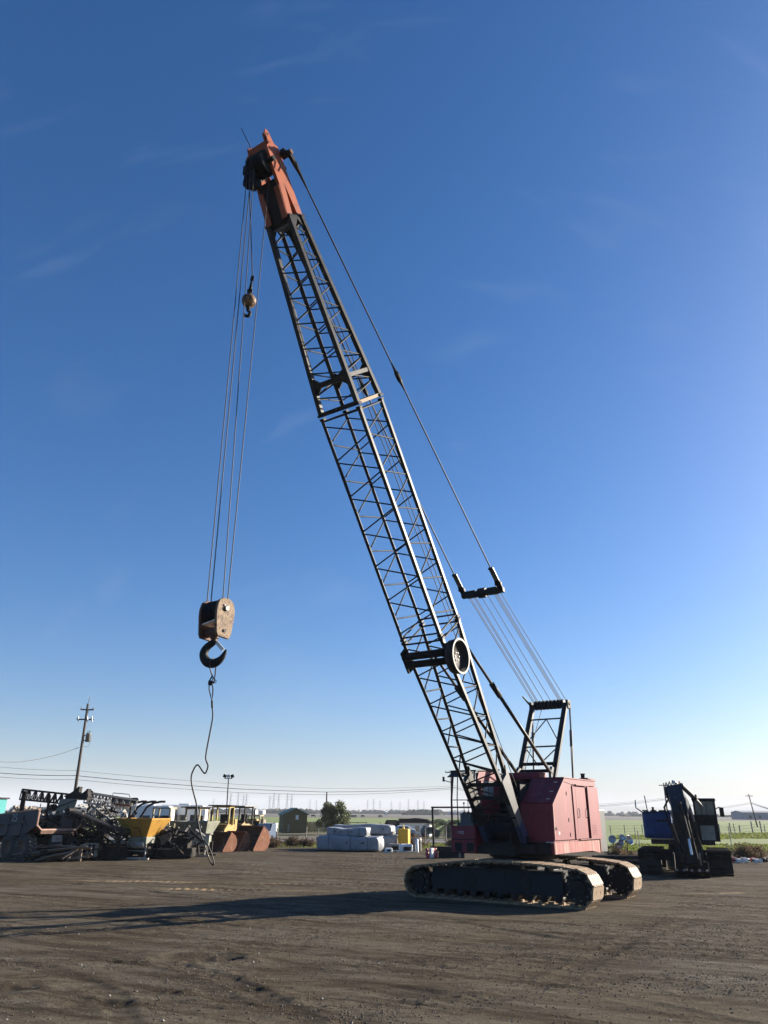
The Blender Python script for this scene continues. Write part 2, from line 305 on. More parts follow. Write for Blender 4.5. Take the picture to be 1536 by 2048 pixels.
def dirt_material():
    m = bpy.data.materials.new('compacted_dirt_and_gravel'); m.use_nodes = True; n = m.node_tree; L = n.links.new; bs = n.nodes['Principled BSDF']
    bs.inputs['Roughness'].default_value = 0.92; bs.inputs['Specular IOR Level'].default_value = 0.04
    ge = n.nodes.new('ShaderNodeNewGeometry')
    def noise(scale, det=6, rough=0.6, st=(1, 1, 1), dist=0.0):
        mp_ = n.nodes.new('ShaderNodeMapping'); mp_.inputs['Scale'].default_value = st; L(ge.outputs['Position'], mp_.inputs['Vector'])
        q = n.nodes.new('ShaderNodeTexNoise'); q.inputs['Scale'].default_value = scale; q.inputs['Detail'].default_value = det; q.inputs['Roughness'].default_value = rough; q.inputs['Distortion'].default_value = dist
        L(mp_.outputs['Vector'], q.inputs['Vector']); return q.outputs['Fac']
    def ramp(f, a, b, c0=(0, 0, 0), c1=(1, 1, 1)):
        q = n.nodes.new('ShaderNodeValToRGB'); q.color_ramp.elements[0].position = a; q.color_ramp.elements[1].position = b
        q.color_ramp.elements[0].color = (*c0, 1); q.color_ramp.elements[1].color = (*c1, 1); L(f, q.inputs['Fac']); return q.outputs['Color']
    def mix(fac, a, b):
        q = n.nodes.new('ShaderNodeMixRGB')
        if isinstance(fac, float): q.inputs['Fac'].default_value = fac
        else: L(fac, q.inputs['Fac'])
        for s_, v in (('Color1', a), ('Color2', b)):
            if isinstance(v, tuple): q.inputs[s_].default_value = (*v, 1)
            else: L(v, q.inputs[s_])
        return q.outputs['Color']
    base = ramp(noise(0.22, 5, 0.6, dist=0.6), 0.38, 0.64, (0.099, 0.081, 0.056), (0.122, 0.110, 0.087))
    base = mix(ramp(noise(0.9, 9, 0.75, (0.40, 1.7, 1), 1.4), 0.47, 0.66), base, (0.050, 0.038, 0.026))
    base = mix(ramp(noise(2.6, 8, 0.75, dist=0.8), 0.54, 0.72), base, (0.134, 0.115, 0.084))
    def rnoise(scale, rot, st, dist):
        mp_ = n.nodes.new('ShaderNodeMapping'); mp_.vector_type = 'TEXTURE'; mp_.inputs['Rotation'].default_value = (0, 0, rot); mp_.inputs['Scale'].default_value = st; L(ge.outputs['Position'], mp_.inputs['Vector'])
        q = n.nodes.new('ShaderNodeTexNoise'); q.inputs['Scale'].default_value = scale; q.inputs['Detail'].default_value = 9; q.inputs['Roughness'].default_value = 0.78; q.inputs['Distortion'].default_value = dist
        L(mp_.outputs['Vector'], q.inputs['Vector']); return q.outputs['Fac']
    base = mix(ramp(rnoise(1.0, -0.46, (6.0, 0.55, 1), 0.5), 0.47, 0.62), base, (0.037, 0.028, 0.018))
    base = mix(ramp(rnoise(1.0, 0.25, (7.0, 0.6, 1), 0.5), 0.53, 0.68), base, (0.044, 0.034, 0.023))
    a1 = n.nodes.new('ShaderNodeAttribute'); a1.attribute_name = 'dark'
    a2 = n.nodes.new('ShaderNodeAttribute'); a2.attribute_name = 'tan'
    brk = ramp(noise(5, 8, 0.75), 0.36, 0.62)
    def mul(a, b):
        q = n.nodes.new('ShaderNodeMath'); q.operation = 'MULTIPLY'
        for i, v in enumerate((a, b)):
            if isinstance(v, float): q.inputs[i].default_value = v
            else: L(v, q.inputs[i])
        return q.outputs[0]
    base = mix(mul(mul(a1.outputs['Fac'], brk), 0.75), base, (0.034, 0.026, 0.020))
    base = mix(mul(a2.outputs['Fac'], ramp(noise(6, 8, 0.75), 0.28, 0.48)), base, (0.22, 0.165, 0.105))
    vo = n.nodes.new('ShaderNodeTexVoronoi'); vo.inputs['Scale'].default_value = 26; L(ge.outputs['Position'], vo.inputs['Vector'])
    grit = ramp(noise(55, 4, 0.7), 0.30, 0.72, (0.32, 0.31, 0.30), (1.75, 1.72, 1.68))
    q = n.nodes.new('ShaderNodeMixRGB'); q.blend_type = 'MULTIPLY'; q.inputs['Fac'].default_value = 0.85; L(base, q.inputs['Color1']); L(grit, q.inputs['Color2'])
    st = mix(ramp(vo.outputs['Distance'], 0.10, 0.20, (1, 1, 1), (0, 0, 0)), q.outputs['Color'], (0.16, 0.145, 0.125))
    fin = mix(mul(ramp(noise(1.2, 5, 0.7), 0.46, 0.62), 0.55), q.outputs['Color'], st)
    L(fin, bs.inputs['Base Color'])
    b1 = n.nodes.new('ShaderNodeBump'); b1.inputs['Strength'].default_value = 0.75; b1.inputs['Distance'].default_value = 0.035; L(noise(16, 8, 0.72), b1.inputs['Height'])
    b2 = n.nodes.new('ShaderNodeBump'); b2.inputs['Strength'].default_value = 0.8; b2.inputs['Distance'].default_value = 0.014; L(noise(70, 4, 0.7), b2.inputs['Height']); L(b1.outputs['Normal'], b2.inputs['Normal'])
    L(b2.outputs['Normal'], bs.inputs['Normal'])
    return m
M_DIRT = dirt_material(); me.materials.append(M_DIRT)

# loose stones lying on the yard: many dirt-coloured, a few pale ones
def stones(name, label, n, sizes, m, seed, y1, clump):
    q = MB(); rs = random.Random(seed); made = 0
    while made < n:
        Y = 10.2 + (y1 - 10.2) * rs.random() ** 1.7; X = rs.uniform(-0.60, 0.60) * Y
        if math.hypot(X - 4.8, Y - 27.4) < 4.4: continue
        i_ = min(max(int(np.searchsorted(ys, Y)) - 1, 0), ny - 1); j_ = min(max(int(np.searchsorted(xs, X)) - 1, 0), nx_ - 1)
        if clump and rs.random() > 0.12 + 0.9 * float(patch_[i_, j_]) ** 2: continue
        made += 1
        r_ = rs.choice(sizes) * rs.uniform(0.7, 1.5); z = float(H_[i_, j_]) + r_ * 0.15
        a = rs.uniform(0, 6.28); c_, s_ = math.cos(a), math.sin(a); e = rs.uniform(0.55, 1.0)
        pts = [(1, 0, 0), (0.1, e, 0.1), (-0.9, 0.1, -0.1), (0, -e, 0), (0.15, 0.1, 0.75), (-0.1, 0, -0.6)]
        q.add([(X + r_ * (p[0] * c_ - p[1] * s_), Y + r_ * (p[0] * s_ + p[1] * c_), z + r_ * p[2]) for p in pts],
              [(0, 1, 4), (1, 2, 4), (2, 3, 4), (3, 0, 4), (1, 0, 5), (2, 1, 5), (3, 2, 5), (0, 3, 5)])
    tag(q.build(name, m), label, 'gravel', kind='stuff')
stones('gravel', 'brown grey gravel scattered over the dirt yard', 20000, (0.006, 0.008, 0.011, 0.016), mat('brown_grey_stone', (0.112, 0.092, 0.066), (0.055, 0.044, 0.031), 9, 0.9, world=True), 11, 26, True)
stones('pale_gravel', 'few pale stones scattered over the dirt yard', 500, (0.010, 0.014, 0.02), mat('pale_stone', (0.34, 0.32, 0.28), (0.18, 0.165, 0.14), 7, 0.9, world=True), 12, 32, False)

def sheet(name, x0, x1, y0, y1, z, m, nx=2, ny=2, fn=None):
    X = np.linspace(x0, x1, nx); Y = np.linspace(y0, y1, ny); v = []; f = []
    for j, yy in enumerate(Y):
        for i, xx in enumerate(X): v.append((xx, yy, z + (fn(xx, yy) if fn else 0)))
    for j in range(ny - 1):
        for i in range(nx - 1): a = j * nx + i; f.append((a, a + 1, a + nx + 1, a + nx))
    o = MB().add(v, f).build(name, m, smooth=True); tag(o, kind='structure'); return o
M_PLAIN = mat('dry_valley_plain', (0.062, 0.052, 0.043), (0.090, 0.076, 0.060), 0.006, 0.95, world=True, stretch=(0.25, 1.6, 1), wear=(0.045, 0.05, 0.028), wear_amt=0.45, wear_scale=0.004)
M_FIELD = mat('green_field', (0.100, 0.155, 0.018), (0.130, 0.165, 0.030), 0.05, 0.95, 0.4, 1.5, world=True, stretch=(0.5, 1.8, 1), wear=(0.10, 0.10, 0.04), wear_amt=0.3, wear_scale=0.09)
M_ROAD = mat('worn_grey_asphalt', (0.13, 0.127, 0.122), (0.105, 0.10, 0.097), 0.5, 0.85, world=True)
M_VERGE = mat('weedy_dry_verge', (0.092, 0.070, 0.038), (0.055, 0.062, 0.02), 0.35, 0.95, 0.5, 4, world=True, wear=(0.05, 0.072, 0.016), wear_amt=0.45, wear_scale=0.16)
sheet('terrain', -15000, 15000, -3000, 22000, -0.10, M_PLAIN)
sheet('verge', -160, 160, 62, 190, -0.06, M_VERGE, 60, 40, lambda x, y: 0.03 * math.sin(x * 0.7) * math.sin(y * 0.9))
sheet('road', -160, 160, 76, 86, -0.02, M_ROAD)
def berm(x, y):
    return 0.9 * math.exp(-((x - 62) / 22) ** 2 - ((y - 96) / 16) ** 2) + 0.05 * math.sin(x * .5 + y * .3)
sheet('field', -420, 600, 112, 430, -0.02, M_FIELD, 60, 30, lambda x, y: 0.04 * math.sin(x * .2))
sheet('near_field', gx(1232, 60), 150, 61, 112, 0.0, M_FIELD, 60, 30, berm)

# ------------------------------------------------------------------ the crawler crane (built square to its own frame: X across, Y to the rear, Z up)
crane = empty('crawler_crane', (4.80, 27.40, 0), R(-34.31))
tag(crane, 'faded red lattice-boom crawler crane with black boom raised high over the yard', 'crane')
V3 = Vector
# --- crawlers
SHOE = MB()
SHOE.box((0, 0, 0), (0.285, 0.92, 0.05))
for k in range(5):
    SHOE.box((0.168, -0.36 + 0.18 * k, -0.004), (0.06, 0.085, 0.05)); SHOE.box((-0.162, -0.27 + 0.18 * k - (0.0 if k < 4 else 10), -0.004) if k < 4 else (0, 0, -0.03), (0.05, 0.085, 0.05) if k < 4 else (0.12, 0.3, 0.03))
SHOE.box((0, 0.0, -0.055), (0.16, 0.14, 0.07)); SHOE.box((0.02, -0.44, -0.035), (0.08, 0.05, 0.05)); SHOE.box((0.02, 0.44, -0.035), (0.08, 0.05, 0.05))
SHOE.box((0, 0.2, 0.026), (0.10, 0.03, 0.012)); SHOE.box((0, -0.2, 0.026), (0.10, 0.03, 0.012))
me_shoe = bpy.data.meshes.new('track_shoe'); me_shoe.from_pydata(SHOE.v, [], SHOE.f); me_shoe.update(); me_shoe.materials.append(M_SHOE)
def track_loop():
    p = []
    p += [(x, 0.03) for x in np.linspace(-2.55, 2.55, 40)]
    p += [(2.72 + 0.50 * math.sin(a), 0.535 - 0.505 * math.cos(a)) for a in np.linspace(0.12, math.pi * 0.93, 26)]
    def topz(x): u = (x - 0.35) / 2.75; return 1.165 - (0.14 if x > 0.35 else 0.20) * u * u
    p += [(x, topz(x)) for x in np.linspace(2.45, -2.5, 44)]
    p += [(-2.76 + 0.44 * math.sin(a), 0.465 - 0.435 * math.cos(a)) for a in np.linspace(math.pi * 1.1, math.pi * 2 - 0.12, 26)]
    return p
LOOP = track_loop()
def along(loop, n):
    P = [Vector((x, 0, z)) for x, z in loop]; P.append(P[0]); S = [0]
    for a, b in zip(P[:-1], P[1:]): S.append(S[-1] + (b - a).length)
    out = []
    for k in range(n):
        s = S[-1] * k / n; i = max(j for j in range(len(S) - 1) if S[j] <= s); u = (s - S[i]) / max(1e-9, S[i + 1] - S[i])
        out.append((P[i].lerp(P[i + 1], u), (P[i + 1] - P[i]).normalized()))
    return out, S[-1]
def make_track(y0, sgn):
    t = empty('track', (0, y0, 0), 0, crane)
    for p, d in along(LOOP, 42)[0]:
        o = bpy.data.objects.new('track_shoe', me_shoe); COL.objects.link(o); o.parent = t; o.location = p
        nrm = Vector((d.z, 0, -d.x))               # outward
        o.rotation_euler = Matrix((d, Vector((0, 0, 0)), nrm)).transposed().to_euler() if False else Matrix(((d.x, 0, nrm.x), (0, 1 if True else 0, 0), (d.z, 0, nrm.z))).to_euler()
        o.rotation_euler.rotate_axis('X', rnd.uniform(-.01, .01))
    f = MB(); f.box((0, 0, 0.61), (4.5, 0.50, 0.60)); f.box((0, 0, 0.925), (4.3, 0.66, 0.03)); f.box((0, sgn * 0.27, 0.33), (4.4, 0.04, 0.08)); f.box((-0.05, sgn * 0.262, 0.62), (0.9, 0.03, 0.5))
    f.box((2.55, 0, 0.52), (0.7, 0.2, 0.3)); f.box((-2.5, 0, 0.5), (0.6, 0.2, 0.26))
    f.build('track_frame', M_DKBLUE, t, bevel=0.012)
    for x in (-0.87, 1.02):
        g = MB().lathe([(0.22, 0.23), (0.27, 0.22), (0.27, 0.15), (0.225, 0.14), (0.225, 0.05), (0.25, 0.05), (0.25, 0.0)], (x, 0, 0.60), (0, sgn, 0), 24).build('hub_port', M_BLACK, t, True)
    for x in np.linspace(-2.15, 2.1, 10):
        MB().lathe([(-0.3, 0), (-0.3, 0.10), (-0.24, 0.12), (-0.24, 0.09), (0.24, 0.09), (0.24, 0.12), (0.3, 0.10), (0.3, 0.04), (0.33, 0.04), (0.33, 0)], (x, 0, 0.215), (0, 1, 0), 16).build('road_roller', M_BLACK, t, True)
    for x in (-1.5, -0.35, 0.8, 1.75):
        g = MB().tube((x, -0.16, 0.99), (x, 0.16, 0.99), 0.09, 14); g.box((x, 0, 0.93), (0.12, 0.36, 0.07)); g.build('carrier_roller', M_BLACK, t)
    for x, z, r_ in ((2.72, 0.535, 0.40), (-2.76, 0.465, 0.34)):
        g = MB().lathe([(-0.26, 0.06), (-0.26, r_ * 0.55), (-0.2, r_ * 0.6), (-0.2, r_), (-0.12, r_ + .03), (0.12, r_ + .03), (0.2, r_), (0.2, r_ * 0.6), (0.26, r_ * 0.55), (0.26, 0.06)], (x, 0, z), (0, 1, 0), 24)
        for k in range(10):
            a = k * 0.6283; g.box((x + math.cos(a) * (r_ + 0.02), 0, z + math.sin(a) * (r_ + .02)), (0.11, 0.3, 0.09), Matrix.Rotation(-a, 3, 'Y'))
        s = g.build('drive_sprocket' if x > 0 else 'idler_wheel', M_BLACK, t)
        for k in range(9):
            a = k * 0.698; MB().tube((x + math.cos(a) * r_ * 0.8, sgn * 0.2, z + math.sin(a) * r_ * 0.8), (x + math.cos(a) * r_ * 0.8, sgn * 0.235, z + math.sin(a) * r_ * 0.8), 0.026, 8).build('bolt', M_GREY, t)
    return t
tag(make_track(-1.95, -1)); make_track(1.95, -1)
# --- carbody, turntable
c = MB(); c.box((0, 0, 0.78), (2.1, 2.4, 0.5)); c.box((1.15, 0, 0.72), (0.42, 3.4, 0.38)); c.box((-1.15, 0, 0.72), (0.42, 3.4, 0.38)); c.build('carbody', M_BLACK, crane, bevel=0.02)
MB().lathe([(1.0, 0), (1.0, 1.05), (1.12, 1.08), (1.14, 1.0), (1.2, 0.98), (1.22, 1.1), (1.32, 1.1), (1.33, 0)], (0, 0, 0), (0, 0, 1), 40).build('turntable', M_BLACK, crane, True)
# --- upper works
deck = MB(); deck.box((0, 1.3, 1.53), (2.9, 4.5, 0.34)); deck.box((0, -0.9, 1.5), (2.0, 0.7, 0.26)); deck.build('deck_frame', M_BLACK, crane)
house = empty('machinery_house', (0, 0, 0), 0, crane)
XR = 1.55
def sidepoly(pts, x): return [V3((x, y, z)) for y, z in pts]
core = MB()    # inner shell that the cladding panels are fixed to
core.plate(sidepoly([(-0.80, 1.74), (3.58, 1.74), (3.52, 3.66), (0.34, 3.66), (-0.78, 2.86)], 1.49), (1, 0, 0), 0.04)
core.plate(sidepoly([(0.95, 1.74), (3.58, 1.74), (3.52, 3.66), (0.95, 3.66)], -1.45), (1, 0, 0), 0.04)
core.box((0.0, 3.56, 2.7), (2.94, 0.04, 1.9))
core.build('wall', M_RED, house)
MB().box((-0.53, 1.0, 2.7), (1.8, 0.04, 1.9)).build('bay_shade_wall', M_BLACK, house); MB().box((0.42, 0.08, 2.62), (0.04, 1.78, 1.74)).build('bay_shade_wall', M_BLACK, house)  # bay walls coloured black to carry the shade inside the open bay
MB().plate([(1.55, -0.86, 1.72), (0.42, -0.86, 1.72), (0.42, -0.83, 2.88), (1.55, -0.83, 2.88)], (0, 1, 0), 0.03).build('front_panel', M_RED, house)
MB().plate([(1.55, -0.80, 2.90), (0.42, -0.80, 2.90), (0.42, 0.33, 3.71), (1.55, 0.33, 3.71)], (0, -0.58, 0.81), 0.03).build('sloped_panel', M_RED, house)
for z in (2.12, 2.5): MB().box((0.98, -0.885, z), (0.8, 0.02, 0.016)).build('panel_seam', M_RED, house)
for u in (0.12, 0.42, 0.8):
    y, z = -0.80 + 1.13 * u, 2.90 + 0.81 * u; MB().bar((1.42, y - 0.012, z + 0.03), (1.30, y - .012, z + 0.03), 0.018).build('grab_handle', M_CHROME, house)
MB().box((0.98, -0.885, 2.2), (0.9, 0.012, 0.75)).build('access_hatch', M_RED, house, bevel=0.004)
rf = MB(); rf.plate([(1.58, 0.31, 3.73), (0.4, 0.31, 3.73), (0.4, 0.95, 3.75), (-1.48, 0.95, 3.75), (-1.48, 3.6, 3.73), (1.58, 3.6, 3.73)], (0, 0, 1), 0.035); rf.build('roof', M_RED, house)
# lit side cladding: hinged front panel, sliding door (left part open), rear panel
def side_panel(name, pts, x, th=0.03, m=M_RED): return MB().plate(sidepoly(pts, x), (1, 0, 0), th).build(name, m, house)
side_panel('hinged_panel', [(-0.83, 1.77), (1.02, 1.77), (1.02, 3.52), (0.20, 3.60), (-0.81, 2.88)], 1.545)
side_panel('header_panel', [(0.23, 3.615), (1.02, 3.535), (3.50, 3.535), (3.50, 3.70), (0.36, 3.70)], 1.545)
side_panel('fixed_panel', [(1.05, 1.77), (1.36, 1.77), (1.36, 3.50), (1.05, 3.50)], 1.545)
side_panel('sliding_door', [(1.39, 1.78), (2.46, 1.78), (2.46, 3.48), (1.39, 3.48)], 1.54)
side_panel('rear_panel', [(2.47, 1.77), (3.60, 1.77), (3.54, 3.50), (2.47, 3.50)], 1.59, 0.05)
MB().box((1.60, 1.95, 3.53), (0.05, 1.25, 0.035)).build('door_rail', M_RED, house); MB().box((1.60, 2.5, 1.755), (0.05, 2.3, 0.03)).build('door_rail', M_RED, house)
MB().box((1.578, 1.05, 2.63), (0.03, 0.05, 1.72)).build('door_post', M_RED, house)
MB().plate(sidepoly([(-0.86, 1.77), (-0.80, 1.77), (-0.78, 2.86), (-0.84, 2.88)], 1.565), (1, 0, 0), 0.03).build('corner_trim', M_REDSK, house)
MB().bar((1.568, -0.81, 2.89), (1.568, 0.33, 3.70), 0.03, 0.05, (1, 0, 0)).build('corner_trim', M_REDSK, house)
for y, z in ((0.48, 3.22), (0.52, 2.38), (0.56, 1.92)): MB().box((1.566, y, z), (0.02, 0.03, 0.12)).build('hinge', M_BLACK, house)
for k in range(6): MB().plate([(1.575, 2.62, 1.92 + .06 * k), (1.575, 3.1, 1.92 + .06 * k), (1.60 + .02, 3.1, 1.90 + .06 * k), (1.60 + .02, 2.62, 1.90 + .06 * k)], (.4, 0, 1), .012).build('louvre', M_RED, house)
for y in (1.52, 2.30): MB().path([(1.56, y, 2.45), (1.60, y, 2.48), (1.60, y, 2.72), (1.56, y, 2.75)], .012, 6).build('door_handle', M_GREY, house)
for y in np.linspace(-.72, 3.42, 19): MB().tube((1.56, float(y), 1.715), (1.578, float(y), 1.715), .012, 6).build('rivet', M_RED, house)
MB().box((1.566, 3.42, 2.72), (0.02, 0.04, 0.12)).build('latch', M_BLACK, house)
MB().lathe([(0, 0.045), (0.02, 0.045), (0.02, 0.025), (0.025, 0.0)], (1.56, -0.66, 2.12), (1, 0, 0), 14).build('latch', M_BLACK, house)
MB().box((1.562, -0.42, 1.98), (0.006, 0.13, 0.09)).build('placard', mat('placard_pale', (0.62, 0.55, 0.50)), house)
# skirt below the panels, streaked with runs
for (a, b, z0, z1) in ((-0.88, 0.38, 1.36, 1.37), (0.39, 0.94, 1.37, 1.37), (0.95, 1.93, 1.37, 1.37), (1.94, 2.60, 1.37, 1.36), (2.61, 3.40, 1.36, 1.27)):
    MB().plate(sidepoly([(a, z0), (b, z1), (b, 1.74), (a, 1.74)], 1.55), (1, 0, 0), 0.03).build('skirt_panel', M_REDSK, house)
MB().plate([(1.56, -0.90, 1.36), (0.10, -0.90, 1.52), (0.10, -0.90, 1.74), (1.56, -0.90, 1.74)], (0, 1, 0), 0.03).build('skirt_panel', M_RED, house)
MB().box((1.42, -0.925, 1.71), (0.26, 0.01, 0.03)).build('placard', M_TEXT, house)
g = MB(); g.tube((1.3, 3.0, 3.74), (1.3, 3.0, 3.95), 0.075, 16); g.tube((1.3, 3.0, 3.95), (1.3, 3.0, 3.98), 0.095, 16); g.build('exhaust_pipe', M_BLACK, house)
MB().plate([(1.2, 3.65, 3.77), (1.2, 2.9, 3.80), (1.52, 2.9, 3.80), (1.52, 3.65, 3.77)], (0, 0, 1), 0.04).build('roof_hatch', M_RED, house)
MB().box((-0.35, 1.35, 3.86), (1.5, 0.7, 0.2)).build('roof_box', M_RED, house, bevel=0.03)
# counterweight
g = MB(); g.box((0.0, 4.02, 2.0), (3.05, 0.72, 1.46)); g.build('counterweight', M_GREY, crane, bevel=0.03)
MB().box((1.50, 3.64, 1.5), (0.06, 0.05, 0.44)).build('counterweight_bracket', M_REDSK, crane)
# hoist drums in the dark front bay
for y, z, r_ in ((0.25, 2.15, 0.33), (-0.45, 1.95, 0.3)):
    g = MB().lathe([(-0.75, 0.05), (-0.75, r_ + .14), (-0.70, r_ + .14), (-0.70, r_), (0.5 - 0.85 + 0.45, r_), (0.10, r_ + .14), (0.15, r_ + .14), (0.15, 0.05)], (-0.1, y, z), (1, 0, 0), 26).build('hoist_drum', M_BLACK, crane, True)
for x in (-0.95, 0.32):
    MB().plate([(x, -1.55, 1.55), (x, 0.8, 1.6), (x, 0.8, 2.9), (x, 0.2, 2.9), (x, -0.6, 2.3), (x, -1.2, 2.1), (x, -1.55, 1.9)], (1, 0, 0), 0.05).build('side_frame', M_BLACK, crane)
MB().box((-0.3, -1.1, 1.45), (1.5, 0.8, 0.25)).build('boom_foot_frame', M_BLACK, crane)
# --- cab
cab = empty('cab', (0, 0, 0), 0, crane)
CX0, CX1, CY0, CY1 = -1.80, -0.92, -1.62, 0.35
MB().plate([(CX0, CY0, 1.36), (CX1, CY0, 1.36), (CX1, CY0, 2.17), (CX0, CY0, 2.17)], (0, 1, 0), 0.04).build('front_panel', M_RED, cab)
MB().box(((CX0 + CX1) / 2, CY0 - 0.025, 1.75), (0.86, 0.02, 0.03)).build('trim', M_BLACK, cab)
for x in (-1.55, -1.1): MB().box((x, CY0 - 0.03, 1.52), (0.24, 0.02, 0.26)).build('step_plate', M_BLACK, cab)
f = MB(); f.box(((CX0 + CX1) / 2, (CY0 + CY1) / 2, 1.36), (0.9, 1.96, 0.06)); f.build('floor', M_BLACK, cab)
MB().plate([(CX1, CY0 + 0.04, 1.36), (CX1, CY1, 1.36), (CX1, CY1, 2.5), (CX1, CY0 + 0.04, 2.2)], (1, 0, 0), 0.035).build('side_panel', M_RED, cab)
# upper side wall with its window opening: four strips round the pane
def cs(pts, n='wall_panel', m=M_RED): return MB().plate([(CX1, y, z) for y, z in pts], (1, 0, 0), 0.035).build(n, m, cab)
cs([(-1.05, 2.5), (CY1, 2.5), (CY1, 3.02), (-1.05, 3.02)]); cs([(-1.35, 3.62), (CY1, 3.62), (CY1, 3.98), (-1.15, 3.98)]); cs([(-0.12, 3.03), (CY1, 3.03), (CY1, 3.61), (-0.12, 3.61)]); cs([(-1.05, 3.03), (-0.92, 3.03), (-0.92, 3.61), (-1.05, 3.61)])
cs([(-0.91, 3.03), (-0.13, 3.03), (-0.13, 3.61), (-0.91, 3.61)], 'window', M_GLASS)
MB().box((CX1 + 0.01, -0.52, 3.32), (0.035, 0.03, 0.58)).build('window_bar', M_BLACK, cab)
MB().box(((CX0 + CX1) / 2, CY1, 2.66), (0.88, 0.035, 2.6)).build('rear_wall', M_RED, cab)
rf = MB(); rf.plate([(CX0 - .06, CY0 + 0.12, 3.92), (CX1 + .05, CY0 + 0.12, 3.92), (CX1 + .05, CY1 + .06, 4.03), (CX0 - .06, CY1 + .06, 4.03)], (0, -0.05, 1), 0.06); rf.build('roof', M_BLACK, cab, bevel=0.02)
MB().plate([(CX0, CY0 + 0.1, 3.86), (CX1, CY0 + 0.1, 3.86), (CX1, CY0 - 0.22, 3.72), (CX0, CY0 - 0.22, 3.72)], (0, 0.4, 1), 0.03).build('visor', M_BLACK, cab)
for x, z0 in ((CX0 + 0.02, 2.17), (CX1 - 0.02, 2.17)):
    MB().path([(x, CY0, z0), (x, CY0, 3.0), (x, CY0 + 0.16, 3.9)], 0.035, 6).build('window_post', M_RED if x < -1.5 else M_BLACK, cab)
MB().path([(CX0 + .26, CY0, 2.17), (CX0 + .24, CY0, 3.0), (CX0 + .20, CY0 + 0.16, 3.9)], 0.018, 6).build('window_post', M_BLACK, cab)
MB().path([(CX0, CY0, 2.98), (CX1, CY0, 2.98)], 0.015, 6).build('window_rail', M_BLACK, cab)
MB().path([(CX0, CY1, 1.4), (CX0, CY1, 3.95)], 0.04, 6).build('window_post', M_RED, cab)
MB().path([(CX0, CY0 + .02, 1.38), (CX0, CY1, 1.38)], 0.03, 6).build('sill', M_RED, cab)
g = MB(); g.box((-1.42, CY0 + 0.38, 2.35), (0.42, 0.16, 0.42)); g.box((-1.35, CY0 + 0.3, 2.2), (0.6, 0.26, 0.14)); g.build('control_stand', M_GREY, cab, bevel=0.02)
for x, h in ((-1.5, 2.86), (-1.34, 2.95), (-1.2, 2.8)):
    g = MB().tube((x, CY0 + 0.38, 2.5), (x, CY0 + 0.36, h), 0.012, 6); g.tube((x, CY0 + .36, h), (x, CY0 + .36, h + 0.05), 0.032, 8); g.lathe([(0, 0), (0.0, 0.08), (0.05, 0.09), (0.11, 0.02)], (x, CY0 + 0.38, 2.5), (0, 0, 1), 10); g.build('lever', M_BLACK, cab)
g = MB(); g.box((-1.35, CY0 + 1.1, 1.8), (0.5, 0.5, 0.14)); g.box((-1.35, CY0 + 1.36, 2.15), (0.5, 0.1, 0.7)); g.build('operator_seat', M_BLACK, cab, bevel=0.03)
def text_part(body, size, mtx, m, parent, name='number'):
    cu = bpy.data.curves.new(name, 'FONT'); cu.body = body; cu.size = size; cu.align_x = 'CENTER'; cu.align_y = 'CENTER'; cu.extrude = 0.002
    cu.materials.append(m); t_ = bpy.data.objects.new(name, cu); COL.objects.link(t_); bpy.context.view_layer.update()
    me_ = bpy.data.meshes.new_from_object(t_.evaluated_get(bpy.context.evaluated_depsgraph_get())); bpy.data.objects.remove(t_)
    o = bpy.data.objects.new(name, me_); COL.objects.link(o); o.parent = parent; o.matrix_local = mtx; return o
text_part('1102', 0.13, Matrix.Translation((-1.45, CY0 - 0.026, 1.96)) @ Matrix.Rotation(R(90), 4, 'X'), M_TEXT, cab)
g = MB(); g.path([(CX0 - 0.02, CY0 + .1, 3.55), (CX0 - 0.28, CY0 + 0.02, 3.62)], 0.015, 5); g.box((CX0 - 0.29, CY0 + 0.02, 3.66), (0.03, 0.1, 0.16)); g.build('mirror', M_BLACK, cab)
# --- gantry
gan = empty('gantry', (0, 0, 0), 0, crane)
AP = 6.62
for s in (-1, 1):
    MB().bar((0.68 * s, 1.62, 3.75), (0.70 * s, 3.42, AP), 0.13, 0.19, (1, 0, 0)).build('leg', M_BOOM, gan)
    MB().plate([(0.66 * s, 1.35, 3.72), (0.66 * s, 1.95, 3.72), (0.66 * s, 1.85, 4.10), (0.66 * s, 1.55, 4.18), (0.66 * s, 1.38, 3.98)], (1, 0, 0), 0.10).build('foot_plate', M_GREY, gan)
    g = MB().tube((0.8 * s, 3.6, AP), (0.8 * s, 3.5, 5.55), 0.035, 8); g.tube((0.8 * s, 3.5, 5.62), (0.8 * s, 3.42, 5.0), 0.06, 10); g.build('rear_link', M_GREY, gan)
    for e in (-1, 1): MB().bar((0.8 * s + e * 0.045, 3.45 - e * .06, 5.05), (0.8 * s + e * 0.05, 3.3 - e * .10, 3.74), 0.035, 0.06).build('rear_link', M_GREY, gan)
def gl(u, s): return V3((0.68 * s + 0.02 * s * u, 1.62 + 1.8 * u, 3.75 + (AP - 3.75) * u))
for u in (0.10, 0.19): rod('cross_tube', gl(u, -1) + V3((0, -0.1, 0)), gl(u, 1) + V3((0, -0.1, 0)), 0.06, M_BLACK, gan)
for u in (0.42, 0.80): rod('cross_tube', gl(u, -1), gl(u, 1), 0.03, M_BOOM, gan)
for a, b in ((gl(.46, -1), (gl(.8, 0))), (gl(.46, 1), gl(.8, 0)), (gl(.42, -1), gl(.17, 0)), (gl(.42, 1), gl(.17, 0))): rod('brace', a, b, 0.022, M_BOOM, gan)
